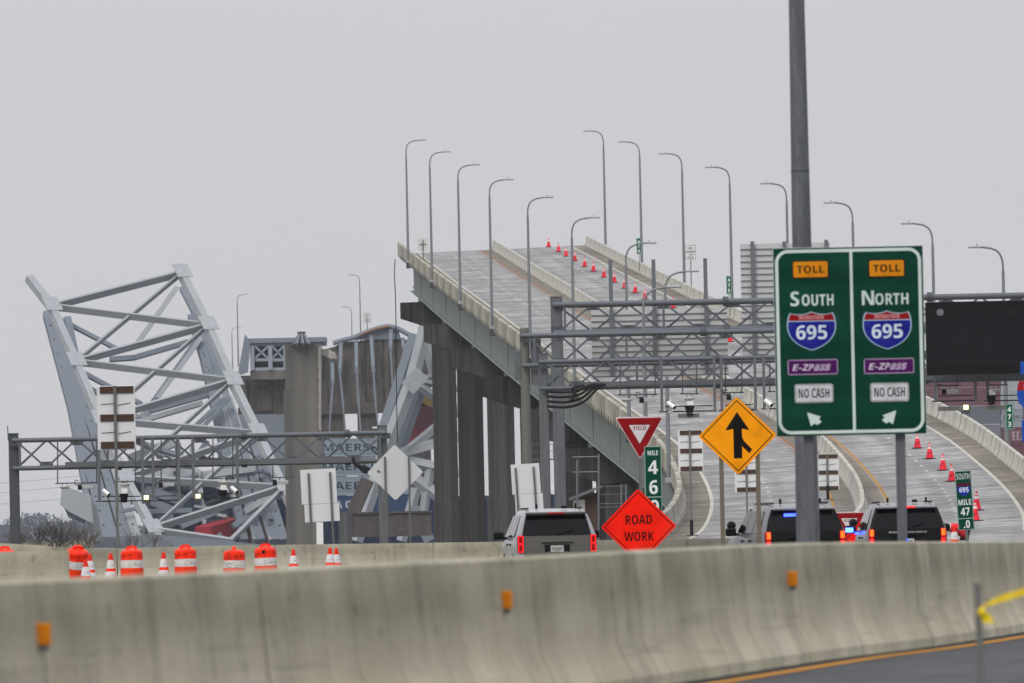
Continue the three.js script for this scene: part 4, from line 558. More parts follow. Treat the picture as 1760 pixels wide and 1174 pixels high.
    mesh('roof_rail', rbox(s * 0.66, 1.905, -1.7, 0.05, 0.045, 2.3, 0.02), M.trim, r);
    for (const z of [1.0, 3.95]) { const w = mesh('wheel', new THREE.CylinderGeometry(0.4, 0.4, 0.28, 24).rotateZ(Math.PI / 2).translate(s * 0.88, 0.4, -z), M.tyre, r); mesh('rim', new THREE.CylinderGeometry(0.27, 0.27, 0.29, 16).rotateZ(Math.PI / 2).translate(s * 0.885, 0.4, -z), M.rim, w); }
    for (const z of [1.75, 2.75]) mesh('door_handle', rbox(s * 1.03, 1.02, -z, 0.04, 0.05, 0.24, 0.015), M.trim, r);
  }
  mesh('windscreen', (() => { const g = new THREE.BufferGeometry(), q = [[-0.88, 1.2, -3.86], [0.88, 1.2, -3.86], [0.74, 1.78, -3.09], [-0.74, 1.78, -3.09]].map(([x, y, z]) => [x, y + 0.012, z - 0.012]); g.setAttribute('position', new THREE.Float32BufferAttribute([q[0], q[1], q[2], q[0], q[2], q[3]].flat(), 3)); g.setAttribute('uv', new THREE.Float32BufferAttribute(new Float32Array(12), 2)); g.computeVertexNormals(); return g; })(), M.glass, r);
  mesh('bumper', rbox(0, 0.55, 0.04, 1.92, 0.24, 0.2, 0.06, 2), tail === M.carBlack ? M.carWhite : M.carGrey, r);
  for (const [x, z, h, w] of [[-0.42, 0.9, 0.13, 0.05], [0.55, 0.9, 0.13, 0.05], [0.25, 0.7, 0.07, 0.14]]) mesh('roof_antenna', rbox(x, 1.89 + h / 2, -z, w, h, 0.1, 0.02), M.trim, r);
  if (spot) mesh('spot_lamp', new THREE.SphereGeometry(0.11, 16, 12).scale(1, 1, 1.2).translate(-1.1, 1.4, -3.75), M.trim, r);
  if (rearLight) for (const [x, w, m] of rearLight) mesh('warning_lamp', rbox(x, 1.62, -0.16, w, 0.08, 0.04, 0.02), m, r);
  if (mirrorLight) { mesh('mirror_lamp', rbox(-1.24, 1.22, -3.2, 0.2, 0.12, 0.05, 0.02), M.litCool, r); mesh('mirror_lamp', rbox(-1.04, 1.14, -3.18, 0.14, 0.06, 0.05, 0.02), M.litBlue, r); mesh('plate_lamp', rbox(-0.06, 0.95, 0.12, 0.1, 0.08, 0.04, 0.015), M.litBlue, r); }
  if (text) mesh('lettering', plate(1.0, 0.085, 0.062, 0, 1.15), canvasMat(512, 44, (x, w, h) => { x.fillStyle = '#0e0f12'; x.fillRect(0, 0, w, h); word(x, text, w / 2, h / 2, 24, '#c6c8cc', { font: 'italic bold', w: 490 }); }), r);
  return r;
}
const ground = (px, py, z) => { const p = at(px, py, z); p.y = 0.004; return p; };
makeCar(ground(957, 930, 253), 0.075, 'grey tailed white police car waiting behind the near barrier', { tail: M.carGrey, paint: M.carWhite, lit: false, plateText: '4GZ4201' }).position.y += 0.02;
makeCar(ground(1384, 930, 245), 0.16, 'police car with blue light in its window behind the toll sign post', { tail: M.carBlack, lit: true, plateText: '7CP1183', rearLight: [[-0.33, 0.3, M.litBlue], [0.26, 0.08, M.litRed]], spot: true });
makeCar(ground(1560, 930, 257), 0.035, 'police car with blue mirror light and glowing tail lamps beside mile sign 47', { tail: M.carBlack, lit: true, plateText: '7CP1176', mirrorLight: true, brake: true, text: 'Maryland Transportation Authority', spot: true });

// ------------------------------------------------------------------ road signs in front
{ // the big toll sign
  const z = 160, k = z / F, c = at(1460.5, 586, z), r = thing('toll_sign', 'large green toll sign for South and North on two posts', 'road sign', V(c.x, c.y, c.z)), w = 258 * k, h = 324 * k;
  const loc = (px, py) => { const dx = px - 1460.5, dy = py - 586; return [(dx - 0.0209 * dy) * k, -(dy + 0.0209 * dx) * k]; };
  mesh('panel', rbox(0, 0, -0.03, w, h, 0.06, 0.012, 1), M.alu, r);
  mesh('face', plate(w - 0.012, h - 0.012, 0.004), canvasMat(1024, 1286, (x, W, H) => {
    x.fillStyle = '#003a2b'; x.fillRect(0, 0, W, H); for (let i = 0; i < 10; i++) { x.fillStyle = i % 2 ? 'rgba(0,0,0,0.05)' : 'rgba(60,160,120,0.03)'; x.fillRect(0, i * H / 10, W, H / 10); }
    x.strokeStyle = '#c9d8d2'; x.lineWidth = 22; x.beginPath(); x.roundRect(22, 22, W - 44, H - 44, 78); x.stroke(); x.fillStyle = '#c9d8d2'; x.fillRect(W * 0.5195 - 10, 22, 20, H - 44);
    const put = (px, py) => { const [a, b] = loc(px, py); return [W / 2 + a / w * W, H / 2 - b / h * H]; }, s = W / 258;
    const sc = (big, rest, px, py, dw) => { const [a, b] = put(px, py); word(x, big, a - dw * s / 2 + 9 * s, b, 25 * s, '#c9d8d2', { font: 'bold' }); x.textAlign = 'left'; word(x, rest, a + 9.5 * s, b + 2.4 * s, 19.5 * s, '#c9d8d2', { w: (dw - 21) * s }); };
    sc('S', 'OUTH', 1396, 513, 79); sc('N', 'ORTH', 1524, 511, 82);
    for (const [px, py, f] of [[1399, 721, -1], [1529, 718, 1]]) { const [a, b] = put(px, py); x.save(); x.translate(a, b); x.scale(f, 1); x.rotate(0); x.fillStyle = '#c9d8d2'; x.beginPath(); const q = [[12, -12], [-12, -4], [-8, 0], [-13, 4.5], [-10, 7], [-5.5, 10.5], [-1, 7.5], [6, 12]]; q.forEach(([u, v], i) => x[i ? 'lineTo' : 'moveTo'](u * s, v * s)); x.closePath(); x.fill(); x.restore(); }
  }, 0.45), r);
  const sub = (name, px, py, pw, ph, draw, cw = 384) => { const [a, b] = loc(px, py); const g = new THREE.ExtrudeGeometry(roundRect(pw * k, ph * k, 0.03), { depth: 0.008, bevelEnabled: false }).translate(a, b, 0.005); const m = mesh(name, g, M.alu, r); mesh('print', shapeFace(roundRect(pw * k, ph * k, 0.03), pw * k, ph * k).translate(a, b, 0.0155), draw, m); };
  const toll = canvasMat(384, 190, (x, W, H) => { x.fillStyle = '#20180c'; x.fillRect(0, 0, W, H); x.fillStyle = '#d8860c'; x.beginPath(); x.roundRect(12, 12, W - 24, H - 24, 18); x.fill(); word(x, 'TOLL', W / 2, H / 2, 78, '#17120a', { w: 290 }); });
  const ez = canvasMat(512, 156, (x, W, H) => { x.fillStyle = '#b9a6c4'; x.fillRect(0, 0, W, H); x.fillStyle = '#4a0d55'; x.fillRect(8, 8, W - 16, H - 16); x.transform(1, 0, -0.28, 1, 24, 0); word(x, 'E-Z', 128, 80, 66, '#d9cbe2', { w: 170, font: 'bold' }); x.strokeStyle = '#d9cbe2'; x.lineWidth = 4; word(x, 'P', 238, 80, 66, '#d9cbe2', { w: 56 }); x.font = 'bold 108px sans-serif'; x.textAlign = 'left'; x.save(); x.translate(268, 113); x.scale(1.0, 1); x.fillStyle = '#a58cb4'; x.fillText('ass', 0, 0); x.strokeText('ass', 0, 0); x.restore(); });
  const nc = canvasMat(384, 190, (x, W, H) => { x.fillStyle = '#c9cbd0'; x.fillRect(0, 0, W, H); x.strokeStyle = '#23262c'; x.lineWidth = 5; x.strokeRect(9, 9, W - 18, H - 18); word(x, 'NO CASH', W / 2, H / 2, 92, '#15171b', { w: 322 }); });
  const shieldShape = (W, H) => { const s = new THREE.Shape(); s.moveTo(0, -H / 2); s.bezierCurveTo(W * 0.3, -H * 0.4, W * 0.56, -H * 0.16, W * 0.5, H * 0.26); s.quadraticCurveTo(W * 0.49, H * 0.4, W * 0.44, H * 0.47); s.quadraticCurveTo(W * 0.22, H * 0.38, 0, H * 0.5); s.quadraticCurveTo(-W * 0.22, H * 0.38, -W * 0.44, H * 0.47); s.quadraticCurveTo(-W * 0.49, H * 0.4, -W * 0.5, H * 0.26); s.bezierCurveTo(-W * 0.56, -H * 0.16, -W * 0.3, -H * 0.4, 0, -H / 2); return s; };
  const shieldMat = canvasMat(512, 412, (x, W, H) => { x.fillStyle = '#a8c6dc'; x.fillRect(0, 0, W, H); const path = (g) => { x.beginPath(); const P = (a, b) => [W / 2 + a * W * g, H / 2 - b * H * g]; x.moveTo(...P(0, -0.5)); x.bezierCurveTo(...P(0.3, -0.4), ...P(0.56, -0.16), ...P(0.5, 0.26)); x.quadraticCurveTo(...P(0.49, 0.4), ...P(0.44, 0.47)); x.quadraticCurveTo(...P(0.22, 0.38), ...P(0, 0.5)); x.quadraticCurveTo(...P(-0.22, 0.38), ...P(-0.44, 0.47)); x.quadraticCurveTo(...P(-0.49, 0.4), ...P(-0.5, 0.26)); x.bezierCurveTo(...P(-0.56, -0.16), ...P(-0.3, -0.4), ...P(0, -0.5)); x.closePath(); }; x.save(); path(0.955); x.clip(); x.fillStyle = '#141c86'; x.fillRect(0, 0, W, H); x.fillStyle = '#8e1418'; x.fillRect(0, 0, W, H * 0.245); x.fillStyle = '#a8c6dc'; x.fillRect(0, H * 0.235, W, 9); x.restore(); word(x, 'INTERSTATE', W / 2, H * 0.155, 38, '#d4a4a8', { w: 270 }); word(x, '695', W / 2, H * 0.53, 148, '#cfdcea', { w: 345 }); });
  M.shield = shieldMat; M.shieldShape = shieldShape;
  for (const i of [0, 1]) {
    sub('toll_plaque', i ? 1524 : 1393, i ? 461 : 463, 63, 31, toll); sub('pass_plaque', i ? 1528 : 1397, i ? 629 : 631, 86, 26, ez); sub('cash_plaque', i ? 1529 : 1399, i ? 674 : 676, 66, 32, nc);
    const [a, b] = loc(i ? 1525 : 1395, i ? 567 : 569), sw = 83 * k, sh = 67 * k, m = mesh('route_shield', shapeSlab(shieldShape(sw, sh), 0.008).translate(a, b, 0.013), M.alu, r); mesh('print', shapeFace(shieldShape(sw, sh), sw, sh).translate(a, b, 0.0155), shieldMat, m);
  }
  const [pa] = loc(1390, 750), [pb] = loc(1548, 750);
  for (const x of [pa, pb]) mesh('post', [box(x, -(h / 2 + c.y) / 2 + 0.4, -0.13, 0.15, c.y + h / 2 + 0.4, 0.02), box(x, -(h / 2 + c.y) / 2 + 0.4, -0.18, 0.02, c.y + h / 2 + 0.4, 0.1), box(x, -(h / 2 + c.y) / 2 + 0.4, -0.23, 0.15, c.y + h / 2 + 0.4, 0.02)], M.galv, r);
  for (const y of [-1.2, -0.4, 0.4, 1.2]) mesh('stringer', box(0, y, -0.085, w * 0.94, 0.06, 0.05), M.aluDark, r);
}
{ // the tall steel pole behind it
  const z = 168, b = at(1389, 930, z), t = at(1362, -60, z), H = t.y + 0.0, r = thing('steel_pole', 'very tall tapered grey steel pole rising behind the toll sign', 'pole', V(b.x, 0, -z));
  mesh('lower_shaft', new THREE.CylinderGeometry(0.172, 0.2, 5.0, 12).translate(0, 2.5, 0), M.galv, r); mesh('upper_shaft', new THREE.CylinderGeometry(0.115, 0.166, H - 3.6, 12).translate(0, 5 + (H - 5) / 2 + 0.7, 0), M.galv, r); mesh('joint_collar', new THREE.CylinderGeometry(0.173, 0.178, 0.06, 12).translate(0, 5.0, 0), M.gantryDark, r); mesh('band', new THREE.CylinderGeometry(0.155, 0.155, 0.025, 12).translate(0, at(1375, 294, z).y, 0), M.gantryDark, r);
}
function diamond(px, py, z, half, label, cat, color, draw, posts) {
  const c = at(px, py, z), k = z / F, s = half * Math.SQRT2 * k, r = thing('warning_sign', label, cat, V(c.x, c.y, c.z)), sh = roundRect(s, s, 0.05);
  const rot = (g) => g.rotateZ(Math.PI / 4); mesh('panel', rot(shapeSlab(sh, 0.012)), M.alu, r); const f = rot(new THREE.ShapeGeometry(sh, 8)).translate(0, 0, 0.003), d = 2 * half * k; faceUV(f, d, d); mesh('face', f, canvasMat(768, 768, (x, W) => { x.fillStyle = color; x.fillRect(0, 0, W, W); draw(x, W); }, 0.4), r);
  for (const p of posts) { const x = p * k; mesh('post', box(x, -c.y / 2 + 0.15, -0.07, 0.1, c.y + 0.3, 0.09), M.wood, r); } return r;
}
const rim = (x, W, inset, lw, col) => { x.strokeStyle = col; x.lineWidth = lw; x.lineJoin = 'round'; x.beginPath(); x.moveTo(W / 2, inset); x.lineTo(W - inset, W / 2); x.lineTo(W / 2, W - inset); x.lineTo(inset, W / 2); x.closePath(); x.stroke(); };
diamond(1267.5, 749, 232, 67.5, 'amber diamond merge sign with black arrow on two posts', 'merge sign', '#ffa000', (x, W) => {
  rim(x, W, 40, 9, '#140d04'); const s = W / 135, P = (u, v) => [W / 2 + u * s, W / 2 + v * s]; x.fillStyle = '#0c0a08'; x.beginPath();
  [[0, -41], [20, -11], [19, -9.5], [8, -12], [8, 2], [11, 9], [25, 24], [20, 30.5], [9, 20], [7.6, 17], [7.6, 39], [-7, 39], [-7, -12], [-19, -9.5], [-20, -11]].forEach(([u, v], i) => x[i ? 'lineTo' : 'moveTo'](...P(u, v))); x.closePath(); x.fill();
}, [-28.5, 34]);
const roadWork = (x, W) => { rim(x, W, 34, 10, '#5c0a06'); word(x, 'ROAD', W * 0.5, W * 0.41, 92, '#230504', { w: 285 }); word(x, 'WORK', W * 0.5, W * 0.63, 92, '#230504', { w: 300 }); };
diamond(1098, 905, 231, 65, 'orange red diamond road work sign behind the near barrier', 'road work sign', '#ff1c00', roadWork, [0]);
diamond(1506, 926, 275, 57, 'second orange red diamond sign peeping out beside a police car', 'road work sign', '#ff1808', roadWork, [0]);
{ // yield sign
  const z = 268, k = z / F, tri = (w, r) => { const h = w * 0.88, s = new THREE.Shape(); s.moveTo(-w / 2 + r, h / 2); s.lineTo(w / 2 - r, h / 2); s.quadraticCurveTo(w / 2, h / 2, w / 2 - r * 0.5, h / 2 - r * 0.9); s.lineTo(r * 0.5, -h / 2 + r * 0.9); s.quadraticCurveTo(0, -h / 2, -r * 0.5, -h / 2 + r * 0.9); s.lineTo(-w / 2 + r * 0.5, h / 2 - r * 0.9); s.quadraticCurveTo(-w / 2, h / 2, -w / 2 + r, h / 2); return s; };
  const yieldMat = canvasMat(512, 452, (x, W, H) => { x.fillStyle = '#d4c6c8'; x.fillRect(0, 0, W, H); const T = (g, col, y0) => { x.fillStyle = col; x.strokeStyle = col; x.lineJoin = 'round'; x.lineWidth = 26 * g; x.beginPath(); x.moveTo(W / 2 - 222 * g, y0); x.lineTo(W / 2 + 222 * g, y0); x.lineTo(W / 2, y0 + 390 * g); x.closePath(); x.fill(); x.stroke(); }; T(0.985, '#8a0a12', 28); T(0.46, '#d6d2d4', 94); word(x, 'YIELD', W / 2, 122, 40, '#8a2a30', { w: 140 }); });
  const make = (px, py, w, zz, label) => { const c = at(px, py, zz), q = w * zz / F, r = thing('yield_sign', label, 'yield sign', V(c.x, c.y, c.z)); mesh('panel', shapeSlab(tri(q, q * 0.07), 0.012), M.alu, r); mesh('face', shapeFace(tri(q, q * 0.07), q, q * 0.88).translate(0, 0, 0.003), yieldMat, r); mesh('post', box(0, -c.y / 2 + 0.2, -0.06, 0.1, c.y + 0.4, 0.08), M.post, r); };
  make(1099.5, 753, 84, z, 'red and white yield sign beside the green mile marker'); make(1460, 908, 64, 282, 'dark red yield sign low between the two dark tailed cars');
}
{ // green mile signs
  const mk = (px, py, w, h, z, label, draw) => { const c = at(px, py, z), k = z / F, W = w * k, H = h * k, r = thing('mile_marker', label, 'mile marker', V(c.x, c.y, c.z)); mesh('panel', rbox(0, 0, -0.008, W, H, 0.016, 0.008, 1), M.alu, r); mesh('face', plate(W - 0.006, H - 0.006, 0.003), canvasMat(192, Math.round(192 * h / w), draw), r); mesh('post', box(0, -c.y / 2 + 0.2, -0.06, 0.09, c.y + 0.4, 0.07), M.post, r); if (px > 1600) r.rotation.z = 0.045; };
  const bg = (x, W, H) => { x.fillStyle = '#00422f'; x.fillRect(0, 0, W, H); x.strokeStyle = '#9fb8ae'; x.lineWidth = 5; x.strokeRect(5, 5, W - 10, H - 10); };
  mk(1123, 828, 29, 122, 264, 'tall green mile 46.9 marker behind the orange road work sign', (x, W, H) => { bg(x, W, H); word(x, 'MILE', W / 2, 75, 52, '#dfe6e2', { w: 130 }); word(x, '4', W / 2, 238, 155, '#e4e9e6', { w: 118 }); word(x, '6', W / 2, 465, 155, '#e4e9e6', { w: 112 }); x.fillStyle = '#b8c8c0'; x.fillRect(8, 575, W - 16, 8); word(x, '9', W / 2 + 10, 690, 155, '#e4e9e6', { w: 112 }); });
  mk(1658, 860, 28, 102, 284, 'green South 695 mile 47 marker beside the far police car', (x, W, H) => { bg(x, W, H); word(x, 'SOUTH', W / 2, 66, 66, '#eef4f0', { w: 166, font: 'normal' }); x.fillStyle = '#5a1030'; x.fillRect(16, 146, W - 32, 36); x.fillStyle = '#1a2f9a'; x.beginPath(); x.moveTo(16, 190); x.lineTo(W - 16, 190); x.quadraticCurveTo(W - 16, 280, W / 2, 298); x.quadraticCurveTo(16, 280, 16, 190); x.fill(); word(x, '695', W / 2, 224, 58, '#dfe6f4', { w: 118 }); word(x, 'MILE', W / 2, 372, 66, '#dfe6e2', { w: 164 }); word(x, '47', W / 2, 482, 92, '#e4e9e6', { w: 110 }); x.fillStyle = '#b8c8c0'; x.fillRect(8, 560, W - 16, 7); word(x, '.0', W / 2 + 6, 632, 90, '#e4e9e6', { w: 84 }); });
}
{ // cropped interstate assembly at the frame's edge
  const z = 330, k = z / F, c = at(1790, 684, z), r = thing('route_sign', 'blue and red interstate shield sign on a post beside the containers', 'route sign', V(c.x, c.y, c.z)), w = 82 * k, h = 66 * k;
  mesh('shield', shapeSlab(M.shieldShape(w, h), 0.012), M.alu, r); mesh('shield_print', shapeFace(M.shieldShape(w, h), w, h).translate(0, 0, 0.003), canvasMat(256, 206, (x, W, H) => { x.fillStyle = '#1c4fae'; x.fillRect(0, 0, W, H); x.fillStyle = '#a01c22'; x.fillRect(0, 0, W, H * 0.3); word(x, 'INTERSTATE', W / 2, H * 0.2, 22, '#e6e6ea', { w: 190 }); word(x, '695', W / 2, H * 0.58, 72, '#e6e8ee', { w: 170 }); }), r);
  for (const [y, hh] of [[-56 * k, 36 * k], [52 * k, 22 * k]]) mesh('blue_plaque', rbox(0, y, 0, 70 * k, hh, 0.02, 0.01, 1), mat(0x1c4fae, 0.4), r);
  mesh('post', box(-30 * k, -c.y / 2 + 0.3, -0.05, 0.09, c.y + 0.5, 0.07), M.post, r); mesh('post', box(30 * k, -c.y / 2 + 0.3, -0.05, 0.09, c.y + 0.5, 0.07), M.post, r);
}
// ------------------------------------------------------------------ concrete barriers on the ground
const nearX = table([[20, -14], [30, -11.4], [45, -7.1], [63, -2.96], [76, -0.13], [85, 1.25], [94, 2.48], [105, 3.92], [129, 6.39], [160, 9.2], [200, 12.4]]);
const nearTop = table([[20, 1.18], [45, 1.195], [63, 1.195], [76, 1.235], [94, 1.26], [105, 1.23], [129, 1.155], [200, 1.05]]);
const nearAt = (z) => { const e = 0.5, t = V(nearX(z + e) - nearX(z - e), 0, -2 * e).normalize(); return { p: V(nearX(z), nearTop(z) - 1.07, -z), s: V(-t.z, 0, t.x) }; };
{
  const prof = [[-0.32, -0.1], [-0.3, 0.08], [-0.17, 0.36], [-0.11, 1.05], [-0.09, 1.07], [0.09, 1.07], [0.11, 1.05], [0.17, 0.36], [0.3, 0.08], [0.3, -0.02], [0.33, -0.02], [0.33, -0.1]];
  const r = thing('concrete_barrier', 'long blurred concrete barrier with orange reflectors across the foreground', 'barrier', V(nearX(94), 0, -94));
  const joints = [22, 34, 46, 57, 68, 80.5, 93, 105.5, 118, 131, 145, 160, 176, 195];
  for (let i = 0; i + 1 < joints.length; i++) wp(r, 'barrier_segment', sweep(range(joints[i] + 0.03, joints[i + 1] - 0.03, 1.5), prof, nearAt), M.nearConc);
  tag(mesh('foreground_road', sweep(range(15, 205, 3), [[0.33, -0.012], [16, -0.02], [16, -0.5], [0.33, -0.5]], nearAt), M.asph), null, null, null, 'structure');
  tag(mesh('edge_line', sweep(range(15, 204, 3), [[0.62, -0.006], [0.76, -0.006]], nearAt, { closed: false }), M.yellowLine), null, null, null, 'structure');
  tag(mesh('road_gutter', sweep(range(15, 204, 3), [[0.34, -0.007], [0.5, -0.008]], nearAt, { closed: false }), M.rubber), null, null, null, 'structure');
  [[62, 1090, 62.6, 'largest orange reflector, at the open end of the near barrier'], [858, 1031, 75.5, 'orange reflector midway along the near barrier'], [1352, 995, 92.6, 'orange reflector on the near barrier below the toll sign post']].forEach(([px, py, z, l]) => { const p = at(px, py, z), n = nearAt(z).s, q = thing('barrier_reflector', l, 'reflector', p, 'orange reflectors on the near barrier'); q.position.addScaledVector(n, 0.05); q.position.z += 0.1; mesh('lens', rbox(0, 0, 0, 0.095, 0.135, 0.02, 0.01), M.reflector, q); mesh('bracket', box(0, -0.08, -0.01, 0.06, 0.05, 0.02), M.post, q); });
}
function straightBarrier(label, pts, len, h = 1.07) { // run through [x, z, top] points
  const X = table(pts.map(([x, z]) => [x, z])), Tp = table(pts.map(([x, z, t]) => [x, t])), r = thing('concrete_barrier', label, 'barrier', V(pts[0][0], 0, -pts[0][1]));
  const prof = [[-0.3, -0.2], [-0.3, 0.1], [-0.17, 0.36], [-0.1, h], [0.1, h], [0.17, 0.36], [0.3, 0.1], [0.3, -0.2]], w = (x) => ({ p: V(x, Tp(x) - h, -X(x)), s: V(0, 0, 1) });
  for (let x = pts[0][0]; x < pts[pts.length - 1][0] - 0.3; x += len) wp(r, 'barrier_segment', sweep(range(x + 0.012, Math.min(x + len, pts[pts.length - 1][0]) - 0.012, 1), prof, w, { su: 1 }), M.nearConc);
}
straightBarrier('long grey concrete barrier behind the drums and cones', [[-19, 275, 1.32], [-13.2, 272, 1.33], [-12, 272, 1.16], [-8, 272, 1.15], [-0.3, 271, 1.1], [2, 271, 1.09], [4.4, 280, 1.07], [6.2, 290, 1.04]], 4.2);
straightBarrier('short end of concrete barrier in front of the toppled drum', [[-11, 166, 1.25], [-7.2, 165, 1.24]], 6);

// drums and small cones between the barriers
function drumParts(r) {
  const R = (y) => lerp(0.282, 0.252, y / 0.92), seg = (a, b, m, nm) => mesh(nm, lathe([[R(a), a], [R(b), b]], 24), m, r);
  mesh('base', lathe([[0, 0], [0.36, 0], [0.36, 0.06], [0.29, 0.09]], 20), M.conePad, r); seg(0.08, 0.26, M.drumWhite, 'white_band'); seg(0.26, 0.51, M.drumOrange2, 'drum_body'); seg(0.51, 0.69, M.drumWhite, 'white_band');
  mesh('drum_body', lathe([[R(0.69), 0.69], [R(0.87), 0.87], [0.248, 0.885], [0.19, 0.925], [0.13, 0.945], [0, 0.95]], 24), M.drum, r);
  mesh('handle', slab([[-0.16, 0.9], [-0.11, 1.0], [-0.05, 1.025], [0.05, 1.025], [0.11, 1.0], [0.16, 0.9], [0.08, 0.9], [0.05, 0.97], [-0.05, 0.97], [-0.08, 0.9]], 0.07).translate(0, 0, 0.035), M.drum, r);
}
const drumGroup = 'orange and white drums between the barriers'; let drum0;
[[226, 938, 238, 'orange drum with white band nearest the toppled drum'], [319, 936, 240, 'orange drum between the small cones, second upright one'], [402, 939, 240, 'orange drum with its handle turned edgewise'], [457, 934, 238, 'orange drum with a dark smudge on its top']].forEach(([x, y, z, l], i) => {
  const p = at(x, y, z); p.y -= 1.025; if (!i) { drum0 = thing('traffic_drum', l, 'traffic drum', p, drumGroup); drumParts(drum0); } else { const c = copyOf(drum0, 'traffic_drum', l, p, [0, 0.2, 1.5, 0.1][i]); c.rotation.z = [0, 0.015, -0.03, 0.02][i]; if (i === 3) mesh('smudge', box(-0.05, 0.83, 0.245, 0.09, 0.08, 0.012), M.black, c); }
});
{ const c = copyOf(drum0, 'traffic_drum', 'toppled orange drum lying tilted behind the short barrier end', at(127, 1011, 236)); c.rotation.set(0.3, 0.3, -0.13); const d = copyOf(drum0, 'traffic_drum', 'orange drum barely showing its handle over the short barrier', at(8, 939, 240)); d.position.y -= 1.02; }
{ let s0; [[154, 952, 228, 'small banded cone leaning by the toppled drum'], [190, 951, 238, 'small banded cone between the toppled drum and next drum'], [281, 949, 240, 'small banded cone between the first two upright drums'], [504, 944, 250, 'small banded cone alone past the last drum'], [567, 941, 240, 'banded cone of the close pair, the nearer one'], [578, 942, 246, 'banded cone of the close pair, the farther one'], [147, 962, 222, 'small banded cone mostly hidden beside the toppled drum'], [1640, 904, 268, 'dusty banded cone between the police car and mile sign']].forEach(([x, y, z, l], i) => { const p = at(x, y, z); p.y -= 0.92; s0 = i ? (copyOf(s0, 'traffic_cone', l, p), s0) : makeCone(l, p, 0.92, 'small banded cones between the barriers', M.cone, [[0.34, 0.52], [0.6, 0.82]]); }); }
{ const p = at(1661, 913, 292); const c = copyOf(cone0, 'traffic_cone', 'red cone lying on its side behind the mile 47 sign', p, 0); c.rotation.set(0, 0.4, 1.35); }

// ------------------------------------------------------------------ post with yellow tape, close to the camera
{
  const z = 62, t = at(1686, 1002, z), r = thing('tape_post', 'thin grey metal post with yellow tape tied to it', 'post', V(t.x, 0, -z));
  wp(r, 'post', bar(V(t.x, -0.6, -z), V(t.x - 0.02, t.y, -z), 0.045, 0.03, V(0, 0, 1)), M.post);
  const tape = tag(mesh('caution_tape', (() => { const a = at(1690, 1044, z - 0.05), b = at(1728, 1033, z - 0.3), c = at(1810, 1008, z - 1), up = 0.042, pts = range(0, 1, 0.08), pos = []; const P = (u) => u < 0.4 ? a.clone().lerp(b, u / 0.4) : b.clone().lerp(c, (u - 0.4) / 0.6); for (let i = 0; i + 1 < pts.length; i++) { const p = P(pts[i]), q = P(pts[i + 1]), w = lerp(0.018, up, Math.min(1, pts[i] * 3)), w2 = lerp(0.018, up, Math.min(1, pts[i + 1] * 3)), s = 0.015 * Math.sin(i * 1.9), s2 = 0.015 * Math.sin((i + 1) * 1.9); pos.push(p.x, p.y, p.z, q.x, q.y, q.z, q.x, q.y + w2, q.z + s2, p.x, p.y, p.z, q.x, q.y + w2, q.z + s2, p.x, p.y + w, p.z + s); } const g = new THREE.BufferGeometry(); g.setAttribute('position', new THREE.Float32BufferAttribute(pos, 3)); g.computeVertexNormals(); const k = at(1688, 1052, z - 0.06); const kk = at(1697, 1062, z - 0.05); return join([clean(g), clean(new THREE.IcosahedronGeometry(0.024, 1).scale(1, 1.2, 0.8).translate(k.x, k.y, k.z)), clean(slab([[kk.x - 0.035, kk.y + 0.03], [kk.x + 0.01, kk.y + 0.03], [kk.x + 0.045, kk.y - 0.035], [kk.x - 0.03, kk.y - 0.025]], 0.008).translate(0, 0, kk.z))]); })(), M.yellowTape), 'yellow caution tape knotted round the thin post', 'caution tape');
}
// ------------------------------------------------------------------ bare bushes and trees
function bush(px, py, z, w, h, n, label, m, cat = 'bush') {
  const p = at(px, py, z); p.y = 0; const r = thing('bare_bush', label, cat, p), tw = [], st = [];
  const grow = (a, dir, len, rad, lv) => {
    const b = a.clone().addScaledVector(dir, len); (lv < 2 ? st : tw).push(clean(tube(a, b, rad, rad * 0.62, lv < 2 ? 5 : 3)));
    if (lv > 4) return; const k = lv > 2 ? 2 : 3; for (let i = 0; i < k; i++) { const d = dir.clone().add(V(rnd(-0.7, 0.7), rnd(-0.3, 0.45), rnd(-0.7, 0.7))).normalize(); grow(a.clone().lerp(b, rnd(0.55, 1)), d, len * rnd(0.6, 0.85), rad * 0.58, lv + 1); }
  };
  for (let i = 0; i < n; i++) { const s = rnd(-1, 1); grow(V(s * w * 0.12, 0, rnd(-0.2, 0.2)), V(s * w * 0.42 / h + rnd(-0.3, 0.3), 1, rnd(-0.4, 0.4)).normalize(), h * rnd(0.3, 0.4), 0.034, 0); }
  mesh('stem', st, m, r); mesh('twigs', tw, m, r);
}
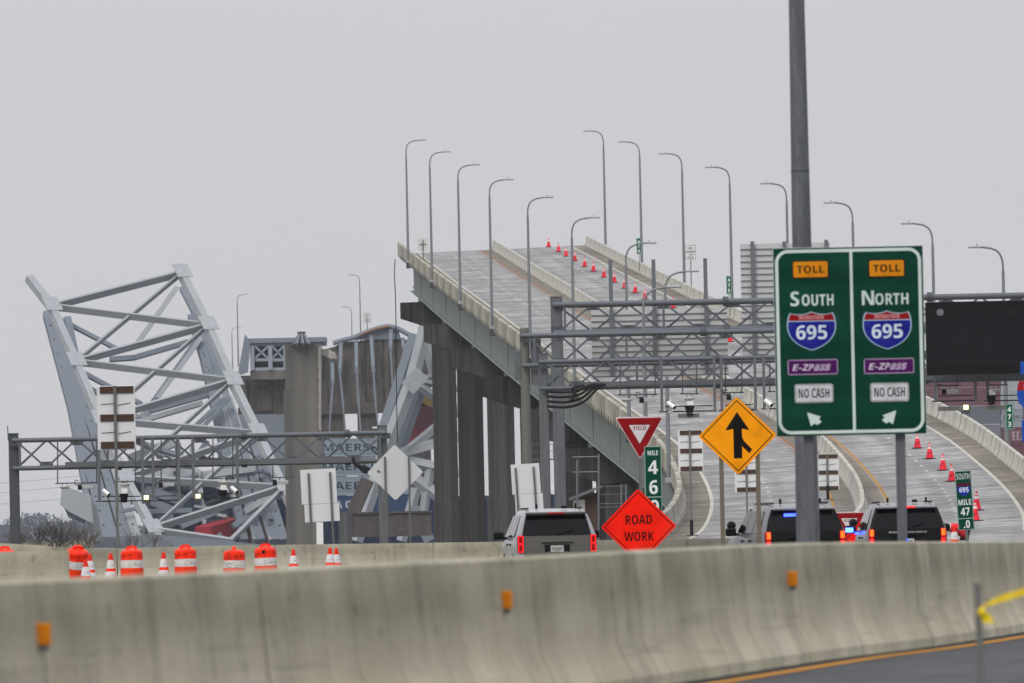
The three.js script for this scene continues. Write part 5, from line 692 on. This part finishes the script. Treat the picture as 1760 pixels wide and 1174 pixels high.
bush(85, 930, 640, 4.4, 3.0, 16, 'bare grey bush nearest the gantry column', M.twig); bush(138, 930, 660, 3.2, 2.3, 11, 'smaller bare bush before the tipped slab', M.twigFar); bush(38, 930, 680, 2.8, 2.4, 9, 'low bare bush behind the gantry column', M.twigFar);
bush(232, 930, 620, 1.6, 2.0, 4, 'thin bare shrub at the foot of the fallen truss', M.twigFar); bush(262, 930, 640, 1.4, 1.8, 3, 'wispy bare shrub beside the truss chord', M.twigFar); bush(195, 930, 650, 1.8, 1.2, 4, 'low bare shrub behind the striped sign post', M.twigFar); bush(310, 930, 650, 1.8, 1.1, 3, 'low wispy shrub under the fallen truss', M.twigFar);
{ // far wood on the other shore
  const n = 36000, im = new THREE.InstancedMesh(new THREE.IcosahedronGeometry(0.34, 0), mat(0x5b6470, 1), n), q = new THREE.Quaternion(), e = new THREE.Euler(), mm = new THREE.Matrix4();
  for (let i = 0; i < n; i++) { const z = rnd(3250, 3420), x = rnd(-320, 60), s = rnd(0.5, 1.25); e.set(rnd(-0.25, 0.25), rnd(0, 6), rnd(-0.25, 0.25)); mm.compose(V(x, Math.pow(rnd(0, 1), 0.8) * 8.5 * (0.8 + 0.2 * Math.sin(x * 0.31) + 0.3 * Math.sin(x * 0.09) * Math.sin(x * 0.023 + 1)), -z), q.setFromEuler(e), V(s, s * rnd(0.7, 1.5), s)); im.setMatrixAt(i, mm); }
  im.name = 'distant_woods'; tag(im, 'hazy bare woodland along the far shore', 'woods', null, 'stuff'); scene.add(im);
}
{ // power line across the far water
  const z = 1500, r = thing('power_line', 'faint sagging power line wires in the sky behind the bushes', 'power line', at(80, 930, z)); for (const y of [822, 838, 858]) wp(r, 'wire', pipe([at(-80, y + 16, z), at(20, y + 7, z), at(110, y - 1, z), at(190, y - 12, z)], 0.035, 20, 4), M.lampHead);
  for (const x of [-80, 190]) wp(r, 'pylon', [tube(at(x, 940, z + 4), at(x, 800, z + 4), 0.35, 0.1, 6), bar(at(x - 14, 815, z + 4), at(x + 14, 815, z + 4), 0.12, 0.12)], M.lampHead);
}
renderer.render(scene, camera);
